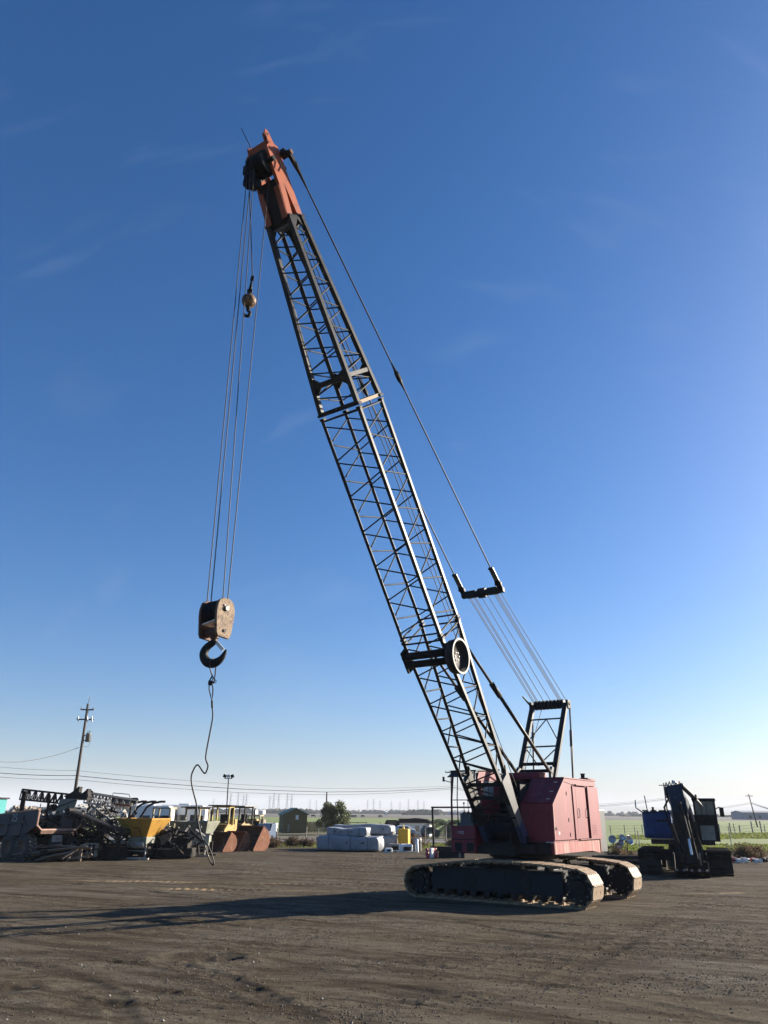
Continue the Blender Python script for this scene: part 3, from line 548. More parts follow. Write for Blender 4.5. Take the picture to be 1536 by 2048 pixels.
for k in range(8):
    x = -0.56 + 0.16 * k; MB().lathe([(-0.06, 0.03), (-0.06, 0.17), (-0.03, 0.19), (0, 0.15), (0.03, 0.19), (0.06, 0.17), (0.06, 0.03)], (x, 3.50, AP + 0.03), (1, 0, 0), 18).build('sheave', M_BLACK, gan, True)
g = MB(); g.box((0, 3.5, AP - 0.06), (1.45, 0.30, 0.10)); g.tube((-0.86, 3.5, AP + .02), (0.86, 3.5, AP + .02), 0.06, 10); g.box((0.78, 3.52, AP), (0.1, 0.34, 0.34)); g.box((-0.78, 3.52, AP), (0.1, 0.34, 0.34)); g.build('head_beam', M_BLACK, gan, bevel=0.02)
MB().path([(-0.74, 3.35, AP + .02), (-0.80, 3.1, AP + 0.18), (-0.86, 2.85, AP + 0.34)], [0.05, 0.04, 0.03], 6).build('rope_socket', M_BLACK, gan)
# --- boom frame: t along the boom, q square to it (up-back), x across
FT = V3((0, -1.23, 1.8)); BD = V3((0, -0.6046, 0.7965)); BQ = V3((0, 0.7965, 0.6046))
def bp(t, q, x=0.0): return FT + BD * t + BQ * q + V3((x, 0, 0))
def hw(t): return 0.66 if t <= 14.95 else 0.66 - (t - 14.95) * (0.29 / 5.65)
def ql(t): return -0.02 - 0.087 * t if t <= 7.65 else (-0.69 if t <= 14.95 else -0.69 + (t - 14.95) * (0.36 / 5.65))
def qu(t): return 0.06 + 0.078 * t if t <= 7.65 else (0.66 if t <= 14.95 else 0.66 - (t - 14.95) * (0.40 / 5.65))
CH = {'LL': (lambda t: bp(t, ql(t), -hw(t))), 'LR': (lambda t: bp(t, ql(t), hw(t))), 'UL': (lambda t: bp(t, qu(t), -hw(t))), 'UR': (lambda t: bp(t, qu(t), hw(t)))}
def section(t0, t1, wd, bays, rb, label, phases=(0, 0.5, 0.25, 0.75), inset=0.22):
    s = empty('boom_section', (0, 0, 0), 0, crane); s['label'] = label
    for k, fn in CH.items():
        a_, b_ = fn(t0 + 0.03), fn(t1 - 0.03)
        if k == 'UL' or (k == 'LL' and t0 < 14):        # left chords: angles shaped so no sunlit face shows, web turned away
            g = MB().bar(a_ - BQ * wd * .4, b_ - BQ * wd * .4, wd * 1.05, .018, (1, 0, 0)) if False else MB()
            X_ = V3((wd * .5, 0, 0)); q0 = BQ * (-wd * .5); q1 = BQ * (-wd * .5 + .016)
            g.hexa([a_ - X_ + q0, a_ + X_ + q0, b_ + X_ + q0, b_ - X_ + q0, a_ - X_ + q1, a_ + X_ + q1, b_ + X_ + q1, b_ - X_ + q1])
            X2 = V3((-wd * .5 + .016, 0, 0)); q2 = BQ * (wd * .5)
            g.hexa([a_ - X_ + q1, a_ + X2 + q1, b_ + X2 + q1, b_ - X_ + q1, a_ - X_ + q2, a_ + X2 + q2, b_ + X2 + q2, b_ - X_ + q2])
            g.build('chord', M_BOOM, s)
        else: chord('chord', a_, b_, wd, M_BOOM, s, (1, 0, 0))
    ia, ib = t0 + inset, t1 - inset; p = (ib - ia) / bays
    for (a, b), ph in zip((('LL', 'LR'), ('LR', 'UR'), ('UL', 'UR'), ('LL', 'UL')), phases):
        for k in range(bays):
            n0 = ia + p * k; m0 = ia + p * (k + 0.5)
            first, second = (a, b) if ph < 0.5 else (b, a)
            rod('brace', CH[first](n0 + 0.04), CH[second](m0 - 0.03), rb, M_BRACE, s)
            rod('brace', CH[second](m0 + 0.03), CH[first](n0 + p - 0.04), rb, M_BRACE, s)
    for t in (t0 + 0.10, t1 - 0.10):
        for a, b in (('LL', 'LR'), ('LR', 'UR'), ('UL', 'UR'), ('LL', 'UL')): rod('end_strut', CH[a](t), CH[b](t), rb * 1.25, M_BRACE, s)
    for t in (t0, t1):
        for k, fn in CH.items():
            g = MB().bar(fn(t - 0.07 if t > t0 else t + 0.07) , fn(t), wd * 1.35, wd * 1.35, (1, 0, 0)); g.build('pin_lug', M_BLACK, s)
    return s
foot = section(0.9, 7.62, 0.115, 6, 0.023, 'tapered foot section of the boom', (0, .5, .75, .5))
section(7.66, 14.93, 0.105, 6, 0.022, 'straight middle section of the boom')
tipS = section(14.97, 20.55, 0.135, 7, 0.021, 'tapering upper section of the boom', (0.5, 0, 0.25, 0.75))
for s in (-1, 1):      # foot plates to the hinge pins
    g = MB().plate([bp(0.0, -0.10, 0.66 * s), bp(1.2, -0.19, 0.66 * s), bp(2.3, -0.24, 0.66 * s), bp(2.3, 0.16, 0.66 * s), bp(2.55, 0.30, 0.66 * s), bp(2.2, 0.33, 0.66 * s), bp(1.2, 0.20, 0.66 * s), bp(0.0, 0.12, 0.66 * s)], (1, 0, 0), 0.17); g.build('foot_plate', M_GREY if s > 0 else M_BOOM, foot)
    MB().tube(bp(0, 0, 0.66 * s - 0.16), bp(0, 0, 0.66 * s + 0.16), 0.09, 14).build('hinge_pin', M_BLACK, foot)
    MB().plate([bp(-0.05, -0.14, 0.67 * s), bp(0.55, -0.17, 0.67 * s), bp(0.6, 0.15, 0.67 * s), bp(-0.05, 0.14, 0.67 * s)], (1, 0, 0), 0.19).build('foot_knuckle', mat('navy_paint', (0.03, 0.045, 0.10), None, 4, 0.5), foot)
for t in (1.55, 2.05): MB().bar(bp(t, -0.02, -0.62), bp(t, -0.02, 0.62), 0.12, 0.12).build('cross_tube', M_BLACK, foot)
# portal frame with knee gussets above the upper splice
for q_ in (-1, 1):
    t = 15.85; qq = ql(t) if q_ < 0 else qu(t); w_ = hw(t)
    MB().bar(bp(t, qq, -w_), bp(t, qq, w_), 0.10, 0.16, BD).build('portal_beam', M_BOOM, tipS)
    for s in (-1, 1): MB().plate([bp(t + .30, qq, s * w_), bp(t + .05, qq, s * (w_ - .30)), bp(t - .05, qq, s * (w_ - .30)), bp(t - .30, qq, s * w_)], BQ, 0.05).build('knee_gusset', M_BOOM, tipS)
for s in (-1, 1):
    t = 15.85; MB().bar(bp(t, ql(t), s * hw(t)), bp(t, qu(t), s * hw(t)), 0.10, 0.12, BD).build('portal_beam', M_BOOM, tipS)
    a, b = ((CH['LR'], CH['UR']) if s > 0 else (CH['LL'], CH['UL']))
    MB().bar(a(15.03), b(15.03), 0.10, 0.10, BD).build('splice_beam', M_SHOE if s > 0 else M_BOOM, tipS)
MB().bar(CH['LL'](15.03), CH['LR'](15.03), 0.09, 0.12, BD).build('splice_beam', M_BOOM, tipS); MB().bar(CH['UL'](15.03), CH['UR'](15.03), 0.09, 0.12, BD).build('splice_beam', M_BOOM, tipS)
# --- boom head
head = empty('boom_head', (0, 0, 0), 0, crane)
for s in (-1, 1):
    x = s * 0.345
    MB().plate([bp(20.5, -0.42, x), bp(20.5, -0.17, x), bp(21.45, -0.02, x), bp(20.62, 0.10, x), bp(20.5, 0.35, x), bp(22.0, 0.33, x), bp(22.5, 0.32, x), bp(22.62, 0.05, x), bp(22.50, -0.20, x), bp(21.9, -0.27, x), bp(21.4, -0.27, x)], (1, 0, 0), 0.10).build('side_plate', M_ORANGE, head)
    MB().plate([bp(20.5, -0.43, x + 0.04 * s), bp(20.5, -0.43, x - 0.14 * s), bp(21.4, -0.29, x - 0.14 * s), bp(21.4, -0.29, x + 0.04 * s)], BQ, 0.04).build('flange_plate', M_ORANGE, head)
    MB().plate([bp(20.5, 0.36, x + 0.02 * s), bp(20.5, 0.36, x - 0.14 * s), bp(22.4, 0.35, x - 0.14 * s), bp(22.4, 0.35, x + 0.02 * s)], BQ, 0.03).build('flange_plate', M_ORANGE, head)
for x, t1 in ((0.36, 22.98), (0.27, 22.93), (-0.38, 22.78), (-0.30, 22.76)):
    g = MB().plate([bp(22.45, -0.06, x), bp(t1 - 0.08, -0.03, x), bp(t1, 0.04, x), bp(t1 - 0.06, 0.13, x), bp(22.45, 0.24, x)], (1, 0, 0), 0.035); o = g.build('lug', M_ORANGE, head)
    MB().tube(bp(t1 - 0.15, 0.05, x - 0.022), bp(t1 - 0.15, 0.05, x + 0.022), 0.038, 12).build('lug_hole', M_BLACK, head)
MB().bar(bp(22.52, 0.02, -0.36), bp(22.52, 0.02, 0.36), 0.10, 0.34, BD).build('top_plate', M_ORANGE, head)
for k in range(4):
    x = -0.24 + 0.155 * k; MB().lathe([(-0.055, 0.05), (-0.055, 0.31), (-0.035, 0.35), (0, 0.29), (0.035, 0.35), (0.055, 0.31), (0.055, 0.05)], bp(22.08, -0.22, x), (1, 0, 0), 28).build('sheave', M_BLACK, head, True)
for x in (-0.26, -0.12): MB().lathe([(-0.05, 0.03), (-0.05, 0.22), (-0.03, 0.25), (0, 0.2), (0.03, 0.25), (0.05, 0.22), (0.05, 0.03)], bp(21.72, -0.60, x), (1, 0, 0), 24).build('sheave', M_BLACK, head, True)
g = MB().tube(bp(22.08, -0.28, -0.52), bp(22.08, -0.28, 0.52), 0.07, 12); g.box(bp(22.1, -0.25, -0.46), (0.14, 0.3, 0.3)); g.box(bp(21.75, -0.55, -0.44), (0.12, 0.2, 0.2)); g.build('sheave_pin', M_BLACK, head)
g = MB().plate([bp(20.35, -0.10, -0.3), bp(20.35, -0.10, 0.3), bp(21.6, -0.05, 0.3), bp(21.6, -0.05, -0.3)], BQ, 0.5); g.build('head_web', M_BLACK, head)
MB().plate([bp(20.4, 0.20, -0.30), bp(20.4, 0.20, 0.30), bp(20.1, 0.22, 0.05), bp(19.4, 0.3, 0.03), bp(19.4, 0.3, -0.10), bp(20.1, 0.22, -0.12)], BQ, 0.08).build('gusset_plate', M_BLACK, head)
for s in (-1, 1):
    MB().plate([bp(20.56, qu(20.5), s * .37), bp(20.2, qu(20.2), s * .38), bp(20.2, qu(20.2) - .12, s * .38), bp(20.45, 0, s * .38), bp(20.2, ql(20.2) + .12, s * .38), bp(20.2, ql(20.2), s * .38), bp(20.56, ql(20.5), s * .37)], (1, 0, 0), 0.06).build('gusset_plate', M_BOOM, head)
    g = MB().box(bp(22.28, 0.40, 0.46 * s), (0.16, 0.2, 0.2)); g.tube(bp(22.25, 0.46, 0.36 * s), bp(22.25, 0.46, 0.66 * s), 0.06, 12); g.plate([bp(22.3, 0.35, .6 * s), bp(22.34, .5, .6 * s), bp(21.95, .62, .6 * s), bp(21.9, .52, .6 * s)], (1, 0, 0), 0.1); g.build('pendant_anchor', M_BLACK, head)
    MB().tube(bp(22.25, 0.46, 0.66 * s), bp(22.25, 0.46, 0.70 * s), 0.07, 12).build('pin_cap', M_RUSTY, head)
MB().path([bp(22.05, 0.05, 0.45), bp(21.8, -0.05, 0.5), bp(21.72, 0.1, 0.5), bp(21.9, 0.25, 0.47)], 0.018, 6).build('hose', M_ROPE, head)
MB().tube(bp(22.6, 0.1, -0.30), bp(23.35, 0.07, -0.38), 0.012, 6).build('antenna', M_BOOM, head)
g = MB().path([bp(22.62, .15, -.2), bp(22.75, .15, -.2), bp(22.75, .15, .02), bp(22.62, .15, .02)], 0.01, 5); g.build('wind_gauge', M_CHROME, head)
# --- fairlead roller on the boom
fl = empty('fairlead', (0, 0, 0), 0, crane); FQ = ql(7.0) - 0.14
for dt, r_ in ((-0.12, 0.11), (0.16, 0.12)): MB().lathe([(-0.80, 0), (-0.80, r_ + 0.03), (-0.74, r_ + .03), (-0.74, r_), (0.70, r_), (0.70, 0)], bp(7.0 + dt, FQ, 0), (1, 0, 0), 18).build('roller', M_BLACK, fl, True)
for s in (-1, 1): MB().plate([bp(6.65, FQ - .12, .76 * s), bp(7.35, FQ - .14, .76 * s), bp(7.38, FQ + .2, .76 * s), bp(6.65, FQ + .2, .76 * s)], (1, 0, 0), 0.08).build('bracket', M_BLACK, fl)
g = MB().lathe([(0.02, 0.0), (0.02, 0.26), (0.12, 0.30), (0.14, 0.50), (0.42, 0.53), (0.42, 0.47), (0.27, 0.43), (0.27, 0.0)], bp(6.97, FQ + 0.02, 0.72), (1, 0, 0), 40); g.build('flanged_wheel', mat('scuffed_drum_steel', (0.018, 0.018, 0.018), (0.035, 0.032, 0.03), 5, 0.6, 0.1, 20, wear=(0.09, 0.08, 0.07), wear_amt=0.22, wear_scale=14, spec=0.15), fl, True)
MB().lathe([(0.40, 0.475), (0.43, 0.475), (0.43, 0.535), (0.40, 0.535)], bp(6.97, FQ + 0.02, 0.72), (1, 0, 0), 40).build('wheel_rim', M_BOOM, fl)
for k in range(6):
    a = k * 1.047; c_ = bp(6.97, FQ + .02, 0.99) + BD * (0.12 * math.cos(a)) + BQ * (0.12 * math.sin(a)); MB().tube(c_, c_ + V3((0.03, 0, 0)), 0.022, 8).build('bolt', M_GREY, fl)
# --- bail, pendants, boom hoist ropes
bail = empty('bail', (0, 0, 0), 0, crane)
B0 = V3((0, -2.10, 9.98)); TIP = bp(22.0, 0.56); PD = (TIP - B0).normalized()
g = MB().tube(B0 + V3((-0.72, 0, 0)), B0 + V3((0.70, 0, 0)), 0.115, 14); g.tube(B0 + V3((-0.16, 0, 0)), B0 + V3((0.14, 0, 0)), 0.185, 16); g.box(B0 + V3((-0.45, -.03, 0)), (0.4, 0.22, 0.24)); g.box(B0 + V3((0.42, -.03, 0)), (0.4, 0.22, 0.24)); g.build('spreader_beam', M_BLACK, bail, bevel=0.015)
for s in (-1, 1):
    x = 0.74 * s; a = B0 + V3((x, 0, 0)); e = TIP + V3((0.60 * s, 0, 0)); d = (e - a).normalized()
    g = MB().bar(a - d * 0.12, a + d * 0.42, 0.05, 0.20, (1, 0, 0)); g.tube(a + d * .28 - V3((.12, 0, 0)), a + d * .28 + V3((.12, 0, 0)), 0.06, 10); g.tube(a - V3((.1, 0, 0)), a + V3((.1, 0, 0)), 0.09, 12); g.build('end_link', M_BLACK, bail)
    for o_ in (-0.045, 0.045): MB().bar(a + d * 0.3 + V3((o_, 0, 0)), a + d * 0.98 + V3((o_, 0, 0)), 0.02, 0.10, (1, 0, 0)).build('link_plate', M_GREY, bail)
    MB().tube(a + d * .95 - V3((.09, 0, 0)), a + d * .95 + V3((.09, 0, 0)), 0.05, 10).build('link_pin', M_BLACK, bail)
    L_ = (e - a).length; mid = a + d * (L_ * 0.555)
    p = empty('pendant', (0, 0, 0), 0, crane)
    sag = V3((0, 0, -0.0))
    rod('pendant_rope', a + d * 1.0, mid - d * 0.3, 0.024, M_ROPE, p); rod('pendant_rope', mid + d * 0.3, e - d * 0.25, 0.024, M_ROPE, p)
    g = MB().path([mid - d * .5, mid - d * .22, mid - d * .1, mid + d * .1, mid + d * .22, mid + d * .5], [0.024, 0.05, 0.085, 0.085, 0.05, 0.024], 8); g.build('socket', M_BLACK, p)
    MB().path([e - d * .75, e - d * .3, e - d * .1, e], [0.026, 0.05, 0.08, 0.07], 8).build('socket', M_BLACK, p)
for k, (x0, x1) in enumerate(((-.60, -.66), (-.54, -.60), (-.40, -.50), (-.34, -.44), (-.1, -.2), (0.16, 0.10), (0.42, 0.44), (0.48, 0.50), (0.54, 0.56), (0.68, 0.74))):
    rod('boom_hoist_rope', B0 + V3((x0, 0.02, -0.05)), V3((x1, 3.48, AP + 0.12)), 0.0135, M_ROPE, crane)
# --- backstops
for s in (-1, 1):
    a = V3((0.66 * s, 1.50, 3.92)); e = bp(6.75, qu(6.75), 0.66 * s); d = (e - a); b = empty('backstop', (0, 0, 0), 0, crane)
    m1 = a + d * 0.63; m2 = a + d * 0.72
    MB().tube(a, m1, 0.062, 12).build('strut_tube', M_BOOM, b, True); MB().tube(m1, m2, 0.092, 12).build('strut_sleeve', M_BLACK, b, True); MB().tube(m2, e, 0.048, 12).build('strut_rod', M_BLACK, b, True)
# --- ropes running up the boom to the head
for x0, x1, t0_ in ((0.12, 0.10, 0), (0.28, 0.22, 0)):
    rod('hoist_rope', V3((x0, 0.1, 2.4)), bp(13.5, 0.85, (x0 + x1) / 2), 0.0135, M_ROPE, crane); rod('hoist_rope', bp(13.5, 0.85, (x0 + x1) / 2), bp(22.2, 0.12, x1), 0.0135, M_ROPE, crane)
rod('hoist_rope', V3((-0.3, 0.2, 3.0)), V3((0.35, 1.4, 3.5)), 0.0135, M_ROPE, crane); rod('hoist_rope', V3((-0.28, 0.0, 2.5)), V3((-0.30, 3.5, AP)), 0.0135, M_ROPE, crane)

# ------------------------------------------------------------------ hook block, ball and sling (they hang free)
def cw(l): return crane.matrix_world @ Vector(l)
bpy.context.view_layer.update()
BLK = cw((0.12, -14.9, 5.85)); hb = empty('hook_block', BLK, R(-34.31))
tag(hb, 'pitted tan hook block with black hook hanging on four ropes', 'hook block')
for s in (-1, 1):
    x = 0.24 * s
    pr = [(-0.17, 0.02), (0.15, 0.0), (0.20, 0.10), (0.25, 0.45), (0.25, 0.62), (0.20, 0.77), (0.08, 0.84), (-0.08, 0.84), (-0.20, 0.77), (-0.25, 0.62), (-0.25, 0.45), (-0.21, 0.10)]
    MB().plate([(x, y, z) for y, z in pr], (1, 0, 0), 0.065).build('cheek_plate', M_BLOCK if s > 0 else M_RUSTY, hb, bevel=0.01)
    MB().tube((x - 0.055 * 1, 0.0, 0.15), (x + 0.052, 0.0, 0.15), 0.035, 12).build('pin_hole', M_BLACK, hb)
g = MB().tube((0.26, 0, 0.62), (0.31, 0, 0.62), 0.055, 6); g.tube((0.26, 0.05, .68), (.295, .05, .68), .02, 6); g.tube((0.26, -0.06, .68), (.295, -.06, .68), .02, 6); g.build('axle_nut', M_GREY, hb)
for x in (-0.12, 0.0, 0.12): MB().lathe([(-0.05, 0.04), (-0.05, 0.24), (-0.03, 0.26), (0, 0.21), (0.03, 0.26), (0.05, 0.24), (0.05, 0.04)], (x, 0, 0.56), (1, 0, 0), 24).build('sheave', M_BLACK, hb, True)
MB().box((0, 0, 0.16), (0.40, 0.2, 0.16)).build('trunnion', M_RUSTY, hb, bevel=0.02)
MB().plate([(-.2, -.2, .30), (.2, -.2, .36), (.2, .12, .36), (-.2, .12, .30)], (0, 0, 1), .02).build('rope_guard', M_WHITE, hb)
hk = MB(); pts = []; rad = []
for a, r_, rr in ((90, 0.36, 0.075), (90, 0.24, 0.085), (118, 0.205, 0.095), (150, 0.20, 0.105), (180, 0.20, 0.115), (212, 0.20, 0.12), (245, 0.205, 0.125), (275, 0.205, 0.12), (305, 0.205, 0.105), (330, 0.215, 0.085), (350, 0.235, 0.065), (368, 0.265, 0.045), (376, 0.29, 0.026)):
    pts.append((r_ * math.cos(R(a)), 0.0, -0.30 + r_ * math.sin(R(a)))); rad.append(rr * 0.78)
hook_rot = Matrix.Rotation(R(34.31 - 8), 4, 'Z')
pr4 = [Vector((p[0], p[1], p[2], r_)) for p, r_ in zip(pts, rad)]
for _ in range(2):
    nq = [pr4[0]]
    for a, b in zip(pr4[:-1], pr4[1:]): nq += [a.lerp(b, .25), a.lerp(b, .75)]
    pr4 = nq + [pr4[-1]]
hk.path([(p[0], p[1], p[2]) for p in pr4], [p[3] for p in pr4], 16); ho = hk.build('hook', M_BLACK, hb, True); ho.matrix_local = hook_rot
g = MB().tube((0, 0, 0.02), (0, 0, 0.12), 0.09, 14); g.tube((0, 0, -0.04), (0, 0, 0.02), 0.065, 14); g.build('swivel', M_RUSTY, hb)
g = MB().bar((0.05, 0, -0.06), (0.215, 0, -0.225), 0.03, 0.07); o = g.build('safety_latch', M_WHITE, hb); o.matrix_local = hook_rot
# falls of rope between head and block
for k, (xt, qt, tt, xb, yb) in enumerate(((-0.24, -0.62, 22.0, -0.22, -0.10), (-0.09, -0.62, 22.0, -0.10, -0.10), (0.02, -0.62, 22.0, 0.02, 0.12), (0.30, -0.30, 20.9, 0.16, 0.12))):
    a = bp(tt, qt, xt) if k < 3 else bp(21.6, -0.30, 0.12)
    e = Vector((0.12 + xb, -14.9 + yb, 6.62)); rod('hoist_rope', a, e, 0.0115, M_ROPE, crane)
# headache ball on its own line
bl = cw((0.02, -14.75, 14.62)); ball = empty('ball_hook', bl, 0.0); tag(ball, 'round rusty overhaul ball with small hook below the boom head', 'ball hook')
prof = [(-0.185 * math.cos(a), 0.185 * math.sin(a)) for a in np.linspace(0.1, math.pi - 0.1, 16)]
MB().lathe(prof, (0, 0, 0), (0, 0, 1), 24).build('weight_ball', M_BLOCK, ball, True)
MB().lathe([(-0.012, 0.185), (-0.012, 0.192), (0.012, 0.192), (0.012, 0.185)], (0, 0, 0), (0.5, 0.1, 0.86), 24).build('band', M_RUSTY, ball)
g = MB().path([(0, 0, 0.17), (0, 0, 0.26)], 0.05, 10); g.box((0, 0, 0.30), (0.13, 0.07, 0.10)); g.build('swivel', M_BLACK, ball)
MB().path([(0, 0, 0.33), (0.01, 0, 0.42), (0.02, 0, 0.6)], [0.045, 0.045, 0.03], 10).build('wedge_socket', M_BLACK, ball, True)
g = MB(); g.box((0.03, 0, 0.68), (0.09, 0.05, 0.06)); g.box((0.035, 0, 0.76), (0.08, 0.05, 0.05)); g.build('rope_clip', M_BLACK, ball)
g = MB(); g.tube((0, 0, -0.17), (0, 0, -0.27), 0.055, 10); g.path([(0, 0, -0.26), (-.005, 0, -0.31), (0.05, 0, -0.36), (0.055, 0, -0.42), (0.01, 0, -0.47), (-0.06, 0, -0.465), (-0.085, 0, -0.42), (-0.075, 0, -0.385)], [0.035, 0.035, 0.04, 0.045, 0.045, 0.04, 0.028, 0.016], 10); g.build('hook', M_BLACK, ball, True)
rod('whip_line', bp(21.75, -0.84, -0.12), crane.matrix_world.inverted() @ (bl + Vector((0.03, 0, 0.78))), 0.0135, M_ROPE, crane)
# wire sling dangling from the hook
hookb = hb.matrix_world if False else Matrix.Translation(BLK) @ Matrix.Rotation(R(-8), 4, 'Z')
HB = hookb @ Vector((0.02, 0, -0.52))
SLY = BLK.y
def sp(px, py): return spot(px, py, SLY)
sling = empty('wire_sling', HB, 0.0); tag(sling, 'kinked black wire rope sling dangling from the crane hook', 'sling')
def rel(p): return p - HB
lp1 = [HB + Vector(v) for v in ((0, 0, .125), (-.03, -.11, .06), (-.04, -.08, -.06))] + [sp(424.5, 1352), sp(424, 1362), sp(430, 1352)] + [HB + Vector(v) for v in ((.05, .08, -.06), (.04, .11, .06), (.005, 0, .125))]
MB().path([rel(p) for p in lp1], 0.014, 6).build('choker_eye', M_ROPE, sling)
g = MB(); g.box(rel(sp(421, 1366)), (0.08, 0.07, 0.09)); g.path([rel(sp(x, y)) for x, y in ((419, 1362), (424, 1352), (430, 1358), (427, 1366), (419, 1363))], 0.016, 6); g.path([rel(sp(x, y)) for x, y in ((424, 1364), (430, 1366), (433, 1362), (430, 1360), (426, 1364))], 0.01, 5); g.build('shackle', M_BLACK, sling)
MB().path([rel(sp(x, y)) for x, y in ((419, 1366), (418, 1378), (421, 1390), (424, 1403), (425.5, 1390), (426, 1378), (424, 1366))], 0.013, 6).build('thimble_eye', M_ROPE, sling)
MB().path([rel(sp(424, 1401)), rel(sp(424.5, 1416))], 0.022, 8).build('ferrule', M_BLACK, sling)
def smooth(P, it=3):
    for _ in range(it):
        Q = [P[0]]
        for a, b in zip(P[:-1], P[1:]): Q += [a.lerp(b, .25), a.lerp(b, .75)]
        P = Q + [P[-1]]
    return P
body = [(424.5, 1414), (426, 1428), (425, 1440), (418, 1475), (411, 1512), (412, 1521), (416, 1530), (416, 1534), (411.5, 1547), (407, 1546), (398, 1531), (393, 1529), (386, 1541), (382, 1553), (383, 1568), (388, 1590), (393, 1606), (394, 1625), (396, 1645), (401, 1668), (407, 1683)]
MB().path(smooth([rel(sp(x, y)) for x, y in body], 2), 0.015, 8).build('rope', M_ROPE, sling, True)
MB().path(smooth([rel(sp(x, y)) for x, y in ((404, 1676), (412, 1700), (420, 1724), (426, 1731), (428.5, 1727), (424, 1710), (417, 1692), (408, 1680))], 2), 0.013, 8).build('lower_eye', M_ROPE, sling, True)

# ------------------------------------------------------------------ the yard: machines, scrap, bundles
M_YEL = mat('faded_yellow_paint', (0.36, 0.225, 0.055), (0.29, 0.18, 0.05), 3, 0.6, 0.05, wear=(0.225, 0.150, 0.075), wear_amt=0.4, wear_scale=4)
M_CREAM = mat('bleached_cream_paint', (0.36, 0.30, 0.17), (0.28, 0.23, 0.13), 4, 0.65, 0.05, wear=(0.225, 0.165, 0.098), wear_amt=0.4, wear_scale=5)
M_HOP = mat('hopper_orange_yellow', (0.495, 0.270, 0.038), (0.413, 0.210, 0.030), 3, 0.65, 0.05, wear=(0.255, 0.150, 0.068), wear_amt=0.45, wear_scale=4)
M_SAGE = mat('sage_grey_paint', (0.216, 0.222, 0.174), (0.168, 0.174, 0.132), 3, 0.7, 0.05, wear=(0.120, 0.096, 0.066), wear_amt=0.4, wear_scale=4)
M_TYRE = mat('dusty_tyre', (0.030, 0.030, 0.033), (0.060, 0.054, 0.048), 6, 0.9, 0.2, 20)
M_TREAD = mat('pale_tread', (0.154, 0.147, 0.119), (0.091, 0.084, 0.070), 8, 0.9, 0.2, 20)  # tread tone paler than the tyre walls
M_DUMP = mat('weathered_grey_body', (0.080, 0.077, 0.075), (0.055, 0.052, 0.050), 2, 0.8, 0.1, wear=(0.085, 0.043, 0.025), wear_amt=0.45, wear_scale=3)
M_BUCKET = mat('rusty_bucket_steel', (0.24, 0.105, 0.062), (0.17, 0.072, 0.042), 3, 0.8, 0.1, wear=(0.29, 0.16, 0.095), wear_amt=0.5, wear_scale=4, spec=0.2)
M_SCRAP = mat('dark_scrap_steel', (0.018, 0.018, 0.019), (0.037, 0.033, 0.028), 3, 0.7, 0.1, wear=(0.075, 0.050, 0.033), wear_amt=0.4, wear_scale=5, spec=0.15)
M_PALES = mat('pale_scrap_metal', (0.247, 0.240, 0.221), (0.163, 0.156, 0.143), 3, 0.6, 0.1, wear=(0.130, 0.078, 0.052), wear_amt=0.4)
M_PLANK = mat('weathered_timber', (0.231, 0.182, 0.140), (0.154, 0.119, 0.091), 6, 0.85, 0.2, 30, stretch=(0.3, 4, 4))
M_TARP = mat('silver_white_tarp', (0.29, 0.30, 0.31), (0.22, 0.23, 0.245), 2, 0.5, 0.5, 5, wear=(0.16, 0.17, 0.185), wear_amt=0.28, spec=0.5)
M_BLUE = mat('blue_machine_paint', (0.014, 0.060, 0.19), (0.016, 0.048, 0.14), 3, 0.5, 0.03, wear=(0.16, 0.18, 0.21), wear_amt=0.34, wear_scale=2.5, spec=0.3)
M_BLUEG = mat('blue_grey_boom_paint', (0.022, 0.034, 0.052), (0.016, 0.022, 0.032), 3, 0.45, 0.03, wear=(0.10, 0.11, 0.115), wear_amt=0.36, wear_scale=3, spec=0.3)
M_RV = mat('white_trailer_skin', (0.78, 0.77, 0.74), (0.70, 0.69, 0.66), 2, 0.4)
M_REDP = mat('red_panel', (0.42, 0.05, 0.05), None, 3, 0.5)
M_DARKG = mat('dark_window', (0.03, 0.035, 0.04), (0.05, 0.055, 0.06), 4, 0.15, spec=0.8)
M_BELT = mat('black_conveyor_belt', (0.013, 0.013, 0.015), (0.020, 0.020, 0.021), 4, 0.75, spec=0.15)

